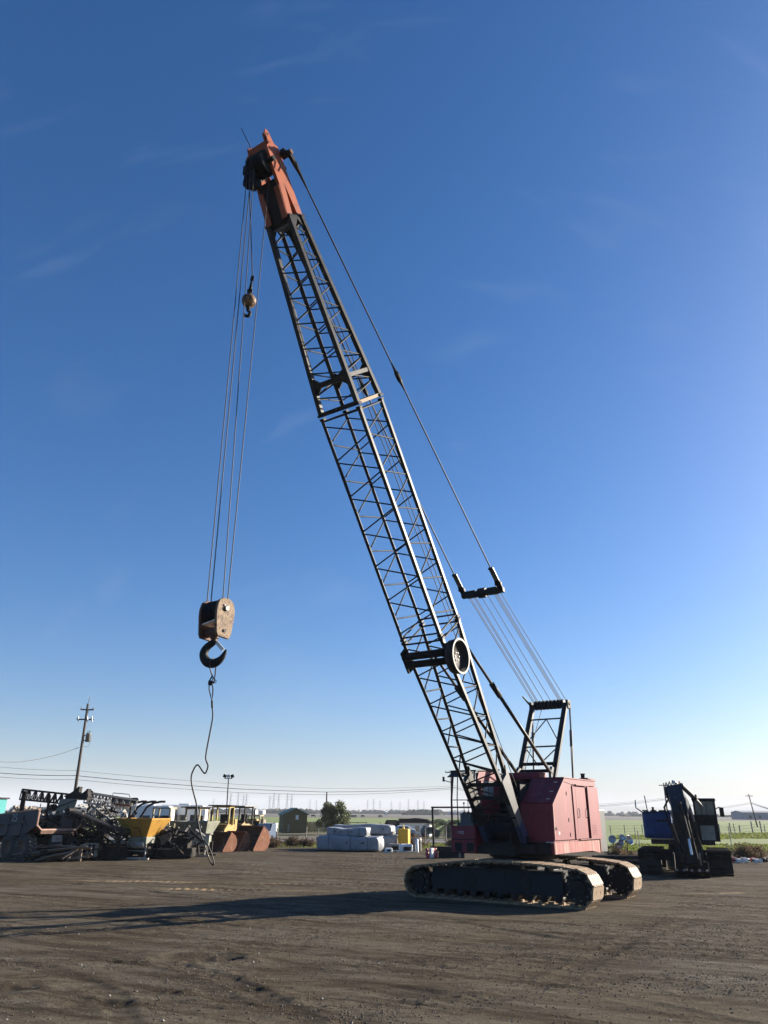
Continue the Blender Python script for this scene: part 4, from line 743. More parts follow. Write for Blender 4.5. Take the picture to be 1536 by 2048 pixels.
def truss(name, label, a, b, w, h, bays, m=M_SCRAP, r_=0.03, belt=True, group=None, cat='conveyor', up=Vector((0, 0, 1))):
    a = Vector(a); b = Vector(b); o = empty(name, a); tag(o, label, cat, group)
    d = (b - a); L = d.length; z = d.normalized(); s = z.cross(up).normalized(); u = s.cross(z)
    def P(t, i, j): return z * (L * t) + s * (i * w / 2) - u * (0 if j else h)
    for i in (-1, 1):
        for j in (0, 1): rod('chord', P(0, i, j), P(1, i, j), r_ * 1.5, m, o, 4, True)
    for k in range(bays):
        t0, t1, tm = k / bays, (k + 1) / bays, (k + .5) / bays
        for i in (-1, 1):
            rod('brace', P(t0, i, 1), P(tm, i, 0), r_, m, o, 6); rod('brace', P(tm, i, 0), P(t1, i, 1), r_, m, o, 6); rod('post', P(t0, i, 1), P(t0, i, 0), r_ * 1.2, m, o, 6)
        rod('cross_tie', P(t0, -1, 1), P(t0, 1, 1), r_, m, o, 6); rod('cross_tie', P(t0, -1, 0), P(t0, 1, 0), r_, m, o, 6)
    for i in (-1, 1): rod('post', P(1, i, 1), P(1, i, 0), r_ * 1.4, m, o, 6)
    if belt:
        g = MB().hexa([P(0, -.8, 1) + u * .05, P(0, .8, 1) + u * .05, P(1, .8, 1) + u * .05, P(1, -.8, 1) + u * .05, P(0, -.8, 1) + u * .07, P(0, .8, 1) + u * .07, P(1, .8, 1) + u * .07, P(1, -.8, 1) + u * .07]); g.build('belt', M_BELT, o)
        for t in (0.02, 0.98): MB().tube(P(t, -1, 1), P(t, 1, 1), 0.16, 12).build('end_drum', M_SCRAP, o)
    return o
def leg_to_ground(o, p, r_=0.06, m=M_SCRAP):
    q_ = Vector((p.x, p.y, 0)); rod('support_leg', p - Vector(o.location), q_ - Vector(o.location), r_, m, o, 4, True)
def S(px, py, Y): return spot(px, py, Y)
# long conveyor on top of the heap, left and right halves
c1 = truss('belt_conveyor', 'long dark lattice conveyor lying across the top of the scrap heap', S(46, 1579, 46.5), S(150, 1590, 47.5), 1.1, 0.55, 8, belt=False)
for px, py in ((48, 1582), (52, 1582), (100, 1590), (146, 1594)): leg_to_ground(c1, S(px, py, 46.8))
c2 = truss('belt_conveyor', 'dark lattice conveyor right of the flared chutes under a grey hood', S(176, 1586, 48), S(270, 1601, 49.5), 1.0, 0.55, 7, m=M_PALES)
for px, py in ((180, 1596), (225, 1604), (262, 1612)): leg_to_ground(c2, S(px, py, 48.6))
c3 = truss('belt_conveyor', 'black belt conveyor sloping down behind the orange hopper', S(140, 1621, 45.3), S(252, 1664, 45.0), 0.9, 0.30, 7)
for px, py in ((150, 1632), (200, 1652), (240, 1670)): leg_to_ground(c3, S(px, py, 45.2))
c4 = truss('belt_conveyor', 'short pale conveyor leaning between the two feed hoppers', S(316, 1648, 47.5), S(352, 1668, 47.0), 0.8, 0.35, 4, m=M_PALES)
for px, py in ((320, 1658), (346, 1672)): leg_to_ground(c4, S(px, py, 47.2))
c5 = truss('belt_conveyor', 'dark lattice frame tipped low in the middle of the scrap heap', S(150, 1640, 46.4), S(222, 1690, 45.6), 0.8, 0.5, 6, belt=False); leg_to_ground(c5, S(160, 1650, 46))
c6 = truss('belt_conveyor', 'pale ladder frame leaning against the heap below the hood', S(190, 1612, 47.6), S(244, 1650, 46.8), 0.7, 0.4, 6, m=M_PALES, belt=False); leg_to_ground(c6, S(200, 1630, 47))
# flared chutes and hood on the conveyor
for px, w_, lb in ((150, 0.95, 'larger dark flared chute on top of the scrap heap'), (170, 0.75, 'smaller dark flared chute right of the larger one')):
    p = S(px, 1594, 47.2); o = empty('flared_chute', p); tag(o, lb, 'chute', 'flared chutes')
    pr = [(-.62 * w_, .05), (-.38 * w_, .14 * w_), (-.12 * w_, .30 * w_), (.10 * w_, .50 * w_), (.22 * w_, .62 * w_), (.30 * w_, .60 * w_), (.28 * w_, .36 * w_), (.36 * w_, .06), (.3 * w_, -.12), (-.4 * w_, -.12)]
    MB().plate([(x, 0, z) for x, z in pr], (0, 1, 0), 0.5).build('cone', M_SCRAP, o); MB().box((-.05, 0, -.12), (w_ * .8, .6, .1)).build('flange', M_SCRAP, o)
p = S(243, 1605, 49.2); o = empty('conveyor_hood', p); tag(o, 'dented grey curved hood over the conveyor head', 'hood')
MB().lathe([(-0.62, 0.10), (-0.62, 0.22), (-0.50, 0.30), (0.38, 0.34), (0.58, 0.22), (0.66, 0.05)], (0, 0, 0), (1, 0, -0.12), 16).build('shell', M_PALES, o, True)
MB().box((-.3, -.1, -.1), (.35, .6, .3)).build('end_box', M_SCRAP, o)
MB().path([(-.55, -.3, .3), (-.5, -.3, .55), (.5, -.3, .48), (.6, -.3, .25)], .025, 5).build('guard_rail', M_SCRAP, o)
p = S(131, 1613, 46.2); o = empty('corrugated_panel', p); tag(o, 'grey corrugated sheet leaning on the heap behind the dump truck body', 'panel')
for k in range(12): MB().bar((-.50 + .085 * k, .02 * (k % 2), -.42), (-.38 + .085 * k, .12 + .02 * (k % 2), .42), .085, .03, (0, 1, 0)).build('rib', M_SAGE, o)
MB().bar((-.6, -.05, -.1), (.62, -.05, .38), .05).build('stiffener', M_SCRAP, o)
# loose scrap members in the heap
rs = random.Random(5)
for k in range(250):
    px = rs.uniform(66, 262); py = 1604 + 100 * rs.random() ** 0.85
    if py < 1607 + 0.0 * px: continue
    Y = 46.8 + rs.uniform(-1.0, 1.4); c_ = S(px, py, Y); L = rs.uniform(0.35, 1.5); a = rs.uniform(0, 3.14); e = rs.uniform(-.75, .75)
    d = Vector((math.cos(a) * math.cos(e), math.sin(a) * math.cos(e) * .5, math.sin(e))) * L / 2
    m = M_PALES if rs.random() < 0.26 else (M_RUSTY if rs.random() < 0.25 else M_SCRAP)
    if rs.random() < 0.5: q = MB().bar(-d, d, rs.uniform(.03, .08), rs.uniform(.04, .14))
    elif rs.random() < 0.6: q = MB().tube(-d, d, rs.uniform(.015, .06), 8)
    else: d *= .6; q = MB().plate([-d, Vector((d.x * .2, d.y, -d.z - .12)), d, Vector((-d.x * .1, 0, .15))], (0.5, 1, 0.2), .03)
    o = q.build('scrap_piece', m); o.location = c_; tag(o, 'loose steel member jumbled in the scrap heap left of the hoppers', 'scrap', 'scrap heap pieces')
for k, (px, py, Y, sx, sy, sz, lb) in enumerate(((215, 1703, 46.2, 2.6, 1.2, .75, 'long black machine base lying low in front of the heap'), (168, 1690, 46.6, 1.0, .9, .9, 'dark engine block box under the sloping conveyor'), (182, 1700, 45.2, .75, .5, .7, 'tan steel box at the foot of the scrap heap'), (198, 1682, 46.9, .8, .8, 1.1, 'dark gearbox housing deep in the scrap heap'), (98, 1672, 46.9, 2.0, .8, .7, 'dark steel bin behind the dump truck body'), (140, 1646, 48.2, 1.5, .8, 1.0, 'tall dark screen box at the back of the scrap heap'))):
    p = S(px, py, Y); o = empty('scrap_box', (p.x, Y, 0)); tag(o, lb, 'scrap'); z0 = max(p.z - sz / 2, .04)
    MB().box((0, 0, z0 + sz / 2), (sx, sy, sz)).build('shell', mat('tan_steel', (.38, .34, .25)) if 'tan' in lb else M_SCRAP, o, bevel=.03)
    for i in range(3): MB().box((-sx * .3 + sx * .3 * i, -sy / 2 - .03, z0 + sz / 2), (.07, .06, sz * .9)).build('stiffener', M_SCRAP, o)
    MB().box((0, -sy / 2 - .02, z0 + sz * .85), (sx * .9, .05, .06)).build('rail', M_PALES if k % 2 else M_RUSTY, o)
    if z0 > .1:
        for i in (-1, 1): MB().box((i * sx * .4, 0, z0 / 2), (.1, .1, z0)).build('foot', M_SCRAP, o)
# loose planks in front of the truck
for k in range(46):
    big = k < 9
    px, py = (rs.uniform(124, 150), rs.uniform(1700, 1716)) if big else (rs.uniform(62, 162), rs.uniform(1693, 1719))
    Y = 43.6 + rs.uniform(-.5, .9); c_ = S(px, py, Y); c_.z = max(c_.z, .05)
    L = rs.uniform(.9, 1.7) if big else rs.uniform(.7, 2.2); a = R(rs.uniform(40, 75) if big else rs.uniform(-8, 32)); e = R(rs.uniform(15, 35) if big else rs.uniform(-4, 14))
    d = Vector((math.cos(a) * math.cos(e), math.sin(a) * .6, math.sin(e))) * L / 2
    c_.z = max(c_.z, abs(d.z) + .04)
    o = MB().bar(-d, d, rs.choice((.09, .14, .2)), .05, (0, .5, 1)).build('timber_plank', M_PLANK if rs.random() < .72 else M_SCRAP); o.location = c_
    tag(o, 'loose plank in the low timber pile before the scrap heap', 'plank', 'timber pile planks')
o = MB().box((0, 0, .42), (.13, .08, .84)).build('upright_board', M_PLANK); o.location = (S(160, 1716, 43.6).x, 43.6, 0); tag(o, 'short board standing upright at the right of the plank pile', 'board')

# dump truck seen from its open tail
tk = empty('dump_truck', (S(60, 1722, 43).x, 43.0, 0), R(56.5)); tag(tk, 'grey dump truck with rusty open tail at the left edge', 'truck')
def tp(x, y, z): return (x, y, z)
MB().plate([tp(0, 0, 1.75), tp(0, 0, 2.55), tp(0, 4.6, 2.2), tp(0, 5.4, 1.9), tp(0, 5.2, 1.2), tp(0, 1.0, 1.25)], (1, 0, 0), .08).build('body_side', M_DUMP, tk)
MB().plate([tp(2.75, 0, 1.75), tp(2.75, 0, 2.45), tp(2.75, 4.6, 2.2), tp(2.75, 5.2, 1.2), tp(2.75, 1.0, 1.25)], (1, 0, 0), .08).build('body_side', M_DUMP, tk)
MB().plate([tp(.3, 0, 1.55), tp(2.45, 0, 1.55), tp(2.45, 5.2, 1.15), tp(.3, 5.2, 1.15)], (0, .07, 1), .08).build('body_floor', M_RUSTY, tk)
for x0, x1 in ((0.02, .3), (2.73, 2.45)): MB().plate([tp(x0, 0, 1.75), tp(x1, 0, 1.55), tp(x1, 5.2, 1.15), tp(x0, 5.2, 1.35)], (.5 if x0 < 1 else -.5, 0, .8), .06).build('body_chamfer', M_RUSTY, tk)
M_RIM = mat('pale_rust_rim', (.42, .27, .21), (.33, .19, .14), 5, .75)
MB().path([tp(0, -.06, 2.52), tp(0, -.06, 1.78), tp(.3, -.06, 1.54), tp(2.45, -.06, 1.54), tp(2.75, -.06, 1.78), tp(2.75, -.06, 2.42)], .06, 6).build('tail_rim', M_RIM, tk)
MB().bar(tp(.25, -.09, 1.42), tp(2.5, -.09, 1.42), .10, .14).build('tail_beam', M_RUSTY, tk)
MB().plate([tp(-.04, .0, 2.57), tp(-.04, 4.6, 2.22), tp(.10, 4.6, 2.24), tp(.10, 0, 2.59)], (0, 0, 1), .07).build('body_rail', mat('tan_rust', (.40, .23, .13), (.32, .17, .09), 4, .8), tk)
for y in (1.3, 2.6, 3.9): MB().bar(tp(-.07, y, 1.25), tp(-.07, y - .1, 2.3), .08, .12).build('side_rib', M_DUMP, tk)
MB().bar(tp(-.09, .9, 1.95), tp(-.09, 4.9, 1.72), .05, .10).build('side_rib', M_DUMP, tk)
MB().tube(tp(.1, 1.7, 1.55), tp(.1, 2.5, .85), .07, 10).build('hoist_ram', M_PALES, tk)
MB().box((1.35, 3, .95), (.9, 6, .3)).build('chassis', M_SCRAP, tk)
def wheel(parent, c_, r_, w_, ax=(1, 0, 0), lug=True, mt=M_TYRE):
    w = empty('wheel', c_, 0, parent)
    MB().lathe([(-w_ / 2, r_ * .55), (-w_ / 2, r_ * .9), (-w_ * .38, r_), (w_ * .38, r_), (w_ / 2, r_ * .9), (w_ / 2, r_ * .55)], (0, 0, 0), ax, 26).build('tyre', mt, w, True)
    MB().lathe([(-w_ * .4, .02), (-w_ * .4, r_ * .5), (-w_ * .5, r_ * .56), (w_ * .5, r_ * .56), (w_ * .4, r_ * .5), (w_ * .4, .02)], (0, 0, 0), ax, 20).build('rim', M_RUSTY, w, True)
    if lug:
        q = MB()
        for k in range(22):
            a = k * 2 * math.pi / 22
            for s in (-1, 1):
                A = Matrix.Rotation(a + (.14 if s > 0 else 0), 3, 'X'); q.box(A @ Vector((s * w_ * .22, 0, r_ + .012)), (w_ * .42, .09, .05), A @ Matrix.Rotation(s * .5, 3, 'Z'))
        q.build('tread', M_TREAD, w)
    return w
for y in (1.0, 2.35):
    for x in (.25, 2.5): wheel(tk, (x, y, .66), .66, .55)
text_part('25', .55, Matrix.Translation((-.085, 2.0, 2.12)) @ Matrix.Rotation(R(-90), 4, 'Z') @ Matrix.Rotation(R(90), 4, 'X'), mat('pale_blue_lettering', (.30, .36, .40)), tk)
# mud flap, steps
MB().box((2.2, -.05, 1.0), (.5, .04, .5)).build('mud_flap', M_SCRAP, tk); MB().box((1.35, -.05, 1.1), (.6, .06, .35)).build('tow_hitch', M_PALES, tk)

# feed hoppers
def frustum(top, bot, zt, zb, yt, yb, th=.03):
    (a, b), (c_, d) = top, bot; Q = []
    T = [Vector((a, -yt, zt)), Vector((b, -yt, zt)), Vector((b, yt, zt)), Vector((a, yt, zt))]; B = [Vector((c_, -yb, zb)), Vector((d, -yb, zb)), Vector((d, yb, zb)), Vector((c_, yb, zb))]
    return [([T[i], T[(i + 1) % 4], B[(i + 1) % 4], B[i]]) for i in range(4)]
def hopper(px, Y, label, top, bot, zt, zb, m, boxm, rz):
    o = empty('feed_hopper', (gx(px, Y), Y, 0), rz); tag(o, label, 'hopper')
    for P in frustum(top, bot, zt, zb, 1.0, .45):
        n = (P[1] - P[0]).cross(P[3] - P[0]); MB().plate(P, n, .04).build('hopper_plate', m, o)
    MB().path([(top[0], -1, zt), (top[1], -1, zt), (top[1], 1, zt), (top[0], 1, zt)], .035, 5, True).build('hopper_rim', m, o)
    for k in range(3):
        t = (k + 1) / 4; a = top[0] + (top[1] - top[0]) * t; b = bot[0] + (bot[1] - bot[0]) * t
        MB().bar((a, -1.03, zt), (b, -.49, zb), .06, .05).build('hopper_rib', m, o)
    MB().box((.1, -.2, zb - .18), (1.2, .9, .34)).build('feeder_box', boxm, o, bevel=.02)
    MB().tube((-.45, -.62, zb - .42), (.6, -.62, zb - .42), .17, 16).build('feed_drum', M_PALES, o, True)
    for x in (-.5, .65):
        for y in (-.55, .55): MB().bar((x, y, .08), (x, y, zb - .3), .08).build('support_leg', M_PALES if y < 0 and x > 0 else M_SCRAP, o)
    for y in (-.6, .6): MB().bar((-.9, y, .06), (.95, y, .06), .12, .1).build('skid', mat('pale_timber_skid', (.52, .44, .36)) if y < 0 else M_SCRAP, o)
    for z in (.45, .8): MB().bar((-.5, -.58, z), (.65, -.58, z), .05).build('cross_rail', M_PALES, o)
    MB().box((.05, .1, .5), (.9, .7, .55)).build('motor_box', M_SCRAP, o, bevel=.03)
    return o
h1 = hopper(280, 46.2, 'bright orange-yellow feed hopper on a low frame', (-1.25, 1.15), (-.5, .55), 2.12, 1.18, M_HOP, M_SAGE, R(-18))
MB().path([(-.15, -.86, 1.65), (.25, -.84, 1.65), (.25, -.6, 1.3)], .02, 5).build('rung', M_SCRAP, h1)
h2 = hopper(395, 49.5, 'sage grey feed hopper with pale green front box', (-1.35, .85), (-.5, .55), 1.95, 1.15, M_SAGE, M_SAGE, R(-10))
MB().box((.35, -.75, .95), (1.25, .08, .62)).build('front_box', mat('pale_green_sheet', (.46, .50, .40), (.38, .42, .33), 3, .7), h2, bevel=.01)
MB().box((.35, -.7, 1.28), (1.5, .3, .05)).build('box_lid', M_PALES, h2)
MB().plate([(-2.6, -.4, .25), (-.7, -.4, .25), (-.7, -.4, 1.15), (-1.6, -.4, 1.35), (-2.4, -.4, 1.0)], (0, 1, 0), 1.2).build('crusher_body', M_SCRAP, h2)
o = empty('crusher_base', (gx(335, 47.5), 47.5, 0)); tag(o, 'black crusher carcass lying between the two hoppers', 'scrap')
MB().box((0, 0, .30), (3.0, 1.2, .5)).build('base', M_SCRAP, o, bevel=.04); MB().box((.7, -.1, .8), (1.1, 1.0, .6)).build('housing', M_SCRAP, o, bevel=.04); MB().tube((-.7, -.6, .75), (-.7, .6, .75), .38, 20).build('flywheel', M_SCRAP, o); MB().box((-.4, -.63, .5), (1.6, .04, .06)).build('trim_rail', M_PALES, o); MB().plate([(-1.2, -.4, .9), (-.3, -.4, 1.3), (.1, -.4, 1.15), (-.2, -.4, .7)], (0, 1, 0), .3).build('guard', M_PALES, o)

rs = random.Random(15)
for k in range(44):
    px = rs.uniform(300, 400); py = rs.uniform(1655, 1703); Y = 46.6 + rs.uniform(-.5, .8); c_ = S(px, py, Y); L = rs.uniform(.3, 1.1); a = rs.uniform(0, 3.14); e = rs.uniform(-.9, .9)
    d = Vector((math.cos(a) * math.cos(e), math.sin(a) * math.cos(e) * .5, math.sin(e))) * L / 2; c_.z = max(c_.z, abs(d.z) + .05)
    m = M_PALES if rs.random() < .3 else M_SCRAP
    q = MB().bar(-d, d, rs.uniform(.03, .08), rs.uniform(.04, .16)) if rs.random() < .6 else MB().tube(-d, d, rs.uniform(.02, .09), 8)
    o = q.build('steel_offcut', m); o.location = c_; tag(o, 'small steel offcut strewn around the black crusher between the hoppers', 'offcut', 'offcuts around the crusher')
# track loaders in a row, buckets forward
def loader(px, Y, label, m, rz, sc=1.0, canopy=True, bucket=True, cage=M_YEL, roof_m=None, rps=0):
    o = empty('track_loader', (gx(px, Y), Y, 0), rz); o.scale = (sc, sc, sc); tag(o, label, 'loader', 'parked track loaders')
    for s in (-1, 1):
        lp = [(-1.2, .02), (1.2, .02)] + [(1.2 + .38 * math.sin(a), .40 - .38 * math.cos(a)) for a in np.linspace(.2, 2.9, 8)] + [(1.2, .78), (-1.2, .78)] + [(-1.2 - .38 * math.sin(a), .40 + .38 * math.cos(a)) for a in np.linspace(.2, 2.9, 8)]
        MB().plate([(s * .85, -y, z) for y, z in lp], (1, 0, 0), .42).build('track', M_SCRAP, o)
    MB().box((0, .55, 1.15), (1.15, 1.9, .8)).build('hull', m, o, bevel=.04); MB().box((0, 1.75, 1.35), (1.2, .6, 1.1)).build('engine_cover', m, o, bevel=.05)
    for k in range(5): MB().box((0, -.42, .95 + .13 * k), (.9, .03, .05)).build('grille_bar', M_SCRAP, o)
    for x in (-.62, .62):
        MB().plate([(x, -.3, 1.7), (x, -1.2, 1.25), (x, -1.95, .55), (x, -1.75, .45), (x, -1.1, 1.0), (x, -.2, 1.4)], (1, 0, 0), .12).build('lift_arm', m, o)
        MB().tube((x * .8, -.4, 1.0), (x * .8, -1.5, 1.1), .06, 8).build('lift_ram', M_PALES, o)
    for x in (-.62, .62):
        for y in (-.35, .75): MB().bar((x, y, 1.5), (x, y + .04, 2.72), .10, .10).build('cage_post', cage, o)
    for x in (-.62, .62): MB().bar((x, -.42, 2.72), (x, .85, 2.76), .10).build('cage_rail', cage, o)
    for y in (-.35, .78): MB().bar((-.62, y, 2.74), (.62, y, 2.74), .10).build('cage_rail', cage, o)
    MB().bar((-.62, -.35, 1.62), (.62, -.35, 1.62), .09).build('cage_rail', cage, o)
    if canopy: MB().box((0, .22, 2.83), (1.7, 1.9, .08)).build('canopy', roof_m or M_SCRAP, o, bevel=.02)
    MB().box((0, .3, 1.72), (.55, .5, .14)).build('seat', M_SCRAP, o, bevel=.02); MB().box((0, .55, 2.0), (.55, .1, .5)).build('seat_back', M_SCRAP, o, bevel=.02)
    for k in range(3): MB().bar((-.2 + .2 * k, -.2, 1.5), (-.18 + .2 * k, -.26, 1.95), .03).build('lever', M_SCRAP, o)
    MB().tube((.35, 1.5, 1.9), (.35, 1.5, 2.6), .06, 10).build('exhaust_stack', M_SCRAP, o)
    if bucket:
        pr = [(-2.75, .08), (-1.95, .06), (-1.72, .25), (-1.60, .62), (-1.66, 1.02), (-1.95, 1.42)]
        for x in (-1.12, 1.12): MB().plate([(x, y, z) for y, z in pr], (1, 0, 0), .05).build('bucket_cheek', M_BUCKET, o)
        inner = [(y, z) for y, z in pr]
        q = MB()
        for (y0, z0), (y1, z1) in zip(inner[:-1], inner[1:]): q.plate([(-1.1, y0, z0), (1.1, y0, z0), (1.1, y1, z1), (-1.1, y1, z1)], Vector((1, 0, 0)).cross(Vector((0, y1 - y0, z1 - z0))), .05)
        q.build('bucket_shell', M_BUCKET, o)
        for k in range(7): MB().box((-1.05 + .35 * k, -2.82, .08), (.09, .24, .05)).build('bucket_tooth', M_RUSTY, o)
    return o
loader(318, 57.0, 'cream track loader with bare roll cage behind the orange hopper', M_CREAM, R(-6), 1.0, False, False, M_CREAM)
loader(384, 58.5, 'cream track loader with dark roof half hidden by the grey hopper', M_CREAM, R(-24), 1.0, True, False, M_CREAM)
loader(438, 60.5, 'yellow track loader with bright yellow cage above the leftmost rusty bucket', M_YEL, R(-6), 1.05, True, False, mat('bright_yellow_cage', (.50, .38, .11), (.40, .29, .08), 4, .6))
loader(476, 66.0, 'yellow track loader under a flat canopy behind the rusty buckets', M_YEL, R(-24), 1.05, True, False, M_SCRAP, M_PALES)
loader(506, 66.5, 'cream track loader with low cage behind the largest rusty bucket', M_CREAM, R(-10), .82, False, False, M_CREAM)
def bucket(px, Y, sc, label, rz):
    o = empty('loader_bucket', (gx(px, Y), Y, 0), rz); o.scale = (sc, sc, sc); tag(o, label, 'bucket', 'rusty loader buckets')
    pr = [(-.62, .02), (.22, .02), (.46, .16), (.60, .42), (.60, .72), (.44, 1.02), (.06, 1.26)]
    for x in (-1.0, 1.0):
        MB().plate([(x, y, z) for y, z in pr], (1, 0, 0), .05).build('cheek', M_BUCKET, o)
        MB().bar((x * 1.02, -.60, .05), (x * 1.02, .08, 1.22), .06, .09).build('cheek_edge', M_BUCKET, o)
    for (y0, z0), (y1, z1) in zip(pr[:-1], pr[1:]): MB().plate([(-1, y0, z0), (1, y0, z0), (1, y1, z1), (-1, y1, z1)], Vector((1, 0, 0)).cross(Vector((0, y1 - y0, z1 - z0))), .045).build('shell_plate', M_BUCKET, o)
    for k in range(6): MB().box((-.9 + .36 * k, -.74, .04), (.09, .28, .06)).build('tooth', M_RUSTY, o)
    for x in (-.4, .4): MB().plate([(x, .58, .35), (x, .86, .45), (x, .80, .8), (x, .50, .98)], (1, 0, 0), .07).build('hitch_ear', M_YEL, o)
bucket(440, 55.4, .98, 'leftmost of three rusty loader buckets on the ground', R(-40))
bucket(469, 56.6, 1.0, 'middle of three rusty loader buckets on the ground', R(-40))
bucket(497, 57.2, 1.28, 'largest and rightmost of three rusty loader buckets', R(-38))
# bent roll bars standing behind the orange hopper
for k, px in enumerate((262, 277, 292)):
    p = S(px, 1606, 52); o = MB().path([(-.55, 0, -2.0), (-.5, 0, -.9), (-.15, 0, -.25), (.25, 0, 0), (.75, 0, .1), (1.05, 0, .1)], .07, 8).build('roll_bar', M_SCRAP, None, True); o.location = (p.x, 52 + .4 * k, p.z); tag(o, ('leftmost', 'middle', 'rightmost')[k] + ' of the three bent black roll bars behind the orange hopper', 'roll bar', 'bent roll bars')
    rod('foot_tube', (-.55, 0, -2.0), (-.55, 0, -p.z), .07, M_SCRAP, o)
# white travel trailers behind the machines
def rv(px, Y, L, label, stripe, h=3.0):
    o = empty('travel_trailer', (gx(px, Y), Y, 0), R(6)); tag(o, label, 'trailer', 'white travel trailers')
    pr = [(-L / 2, .5), (L / 2, .5), (L / 2, h - .35), (L / 2 - .35, h), (-L / 2 + .25, h), (-L / 2, h - .5)]
    MB().plate([(x, 0, z) for x, z in pr], (0, 1, 0), 2.3).build('shell', M_RV, o, bevel=.06)
    MB().box((0, 0, h + .06), (1.0, .8, .14)).build('roof_vent', M_RV, o)
    for i in range(3): MB().box((-L * .32 + i * L * .3, -1.17, h * .62), (.9, .04, .6)).build('window', M_DARKG, o)
    if stripe:
        for i in range(9): MB().box((-L * .42 + i * L * .1, -1.165, 1.25), (L * .075, .03, .55)).build('red_panel', M_REDP, o)
    MB().box((L * .4, -1.17, 1.4), (.7, .04, 1.7)).build('door', M_RV, o)
    for i in (-.5, .5): wheel(o, (i, -1.0, .36), .36, .22, (0, 1, 0), False)
    return o
rv(290, 74, 4.6, 'white travel trailer with red striped skirt behind the roll bars', True)
rv(362, 77, 4.4, 'plain white travel trailer above the cream loaders', False, 3.1)
# teal truck body at far left, rubble mound
o = empty('teal_container', (gx(-44, 60), 60, 0)); tag(o, 'teal painted box body at the far left edge', 'container'); MB().box((0, 0, 2.0), (1.9, 2.2, 2.6)).build('shell', mat('teal_paint', (.03, .24, .24)), o); MB().box((0, 0, 3.36), (2.2, 2.4, .1)).build('roof', M_SCRAP, o); MB().box((0, 0, .35), (1.6, 2, .7)).build('base', M_SCRAP, o)
rs = random.Random(9); q = MB()
for k in range(260):
    x = rs.gauss(0, 1.9); y = rs.uniform(-1.2, 1.2); z = max(0, 3.1 - .55 * abs(x) - .4 * abs(y)) * rs.random() ** .25; s = rs.uniform(.1, .3); q.box((x, y, z), (s * 1.6, s, s), Euler((rs.random() * 3, rs.random() * 3, rs.random() * 3)).to_matrix())
o = q.build('rubble_mound', mat('pale_rubble', (.42, .36, .29), (.28, .23, .18), 2, .9)); o.location = (gx(32, 66), 66, 0); tag(o, 'mound of broken pale rubble behind the scrap heap', 'rubble', kind='stuff')
# blue flatbed truck right of the buckets
o = empty('old_truck', (gx(523, 64), 64, 0), R(-14)); tag(o, 'small old blue truck with silver grille right of the rusty buckets', 'truck')
MB().plate([(0, -.9, .55), (0, -.9, 1.25), (0, .1, 1.35), (0, .45, 1.95), (0, 1.5, 1.95), (0, 1.6, .55)], (1, 0, 0), 1.55).build('cab', mat('old_blue_paint', (.018, .05, .11), (.04, .07, .12), 3, .6, spec=.3), o, bevel=.06); o.scale = (.85, .85, .85)
MB().plate([(-.68, .12, 1.40), (.68, .12, 1.40), (.6, .42, 1.9), (-.6, .42, 1.9)], (0, -.85, .5), .06).build('windscreen', M_GLASS, o); MB().box((0, -.95, .9), (1.3, .1, .65)).build('grille', M_PALES, o, bevel=.02); MB().box((0, -.97, 1.0), (.8, .1, .3)).build('grille_opening', M_SCRAP, o); MB().box((0, -1.02, .5), (1.7, .12, .2)).build('bumper', M_PALES, o)
for x in (-.6, .6): MB().tube((x, -1.0, 1.0), (x, -1.04, 1.0), .1, 12).build('headlight', M_WHITE, o)
for x in (-.65, .65): wheel(o, (x, -.4, .36), .36, .22, (1, 0, 0), False); wheel(o, (x, 1.3, .36), .36, .22, (1, 0, 0), False)

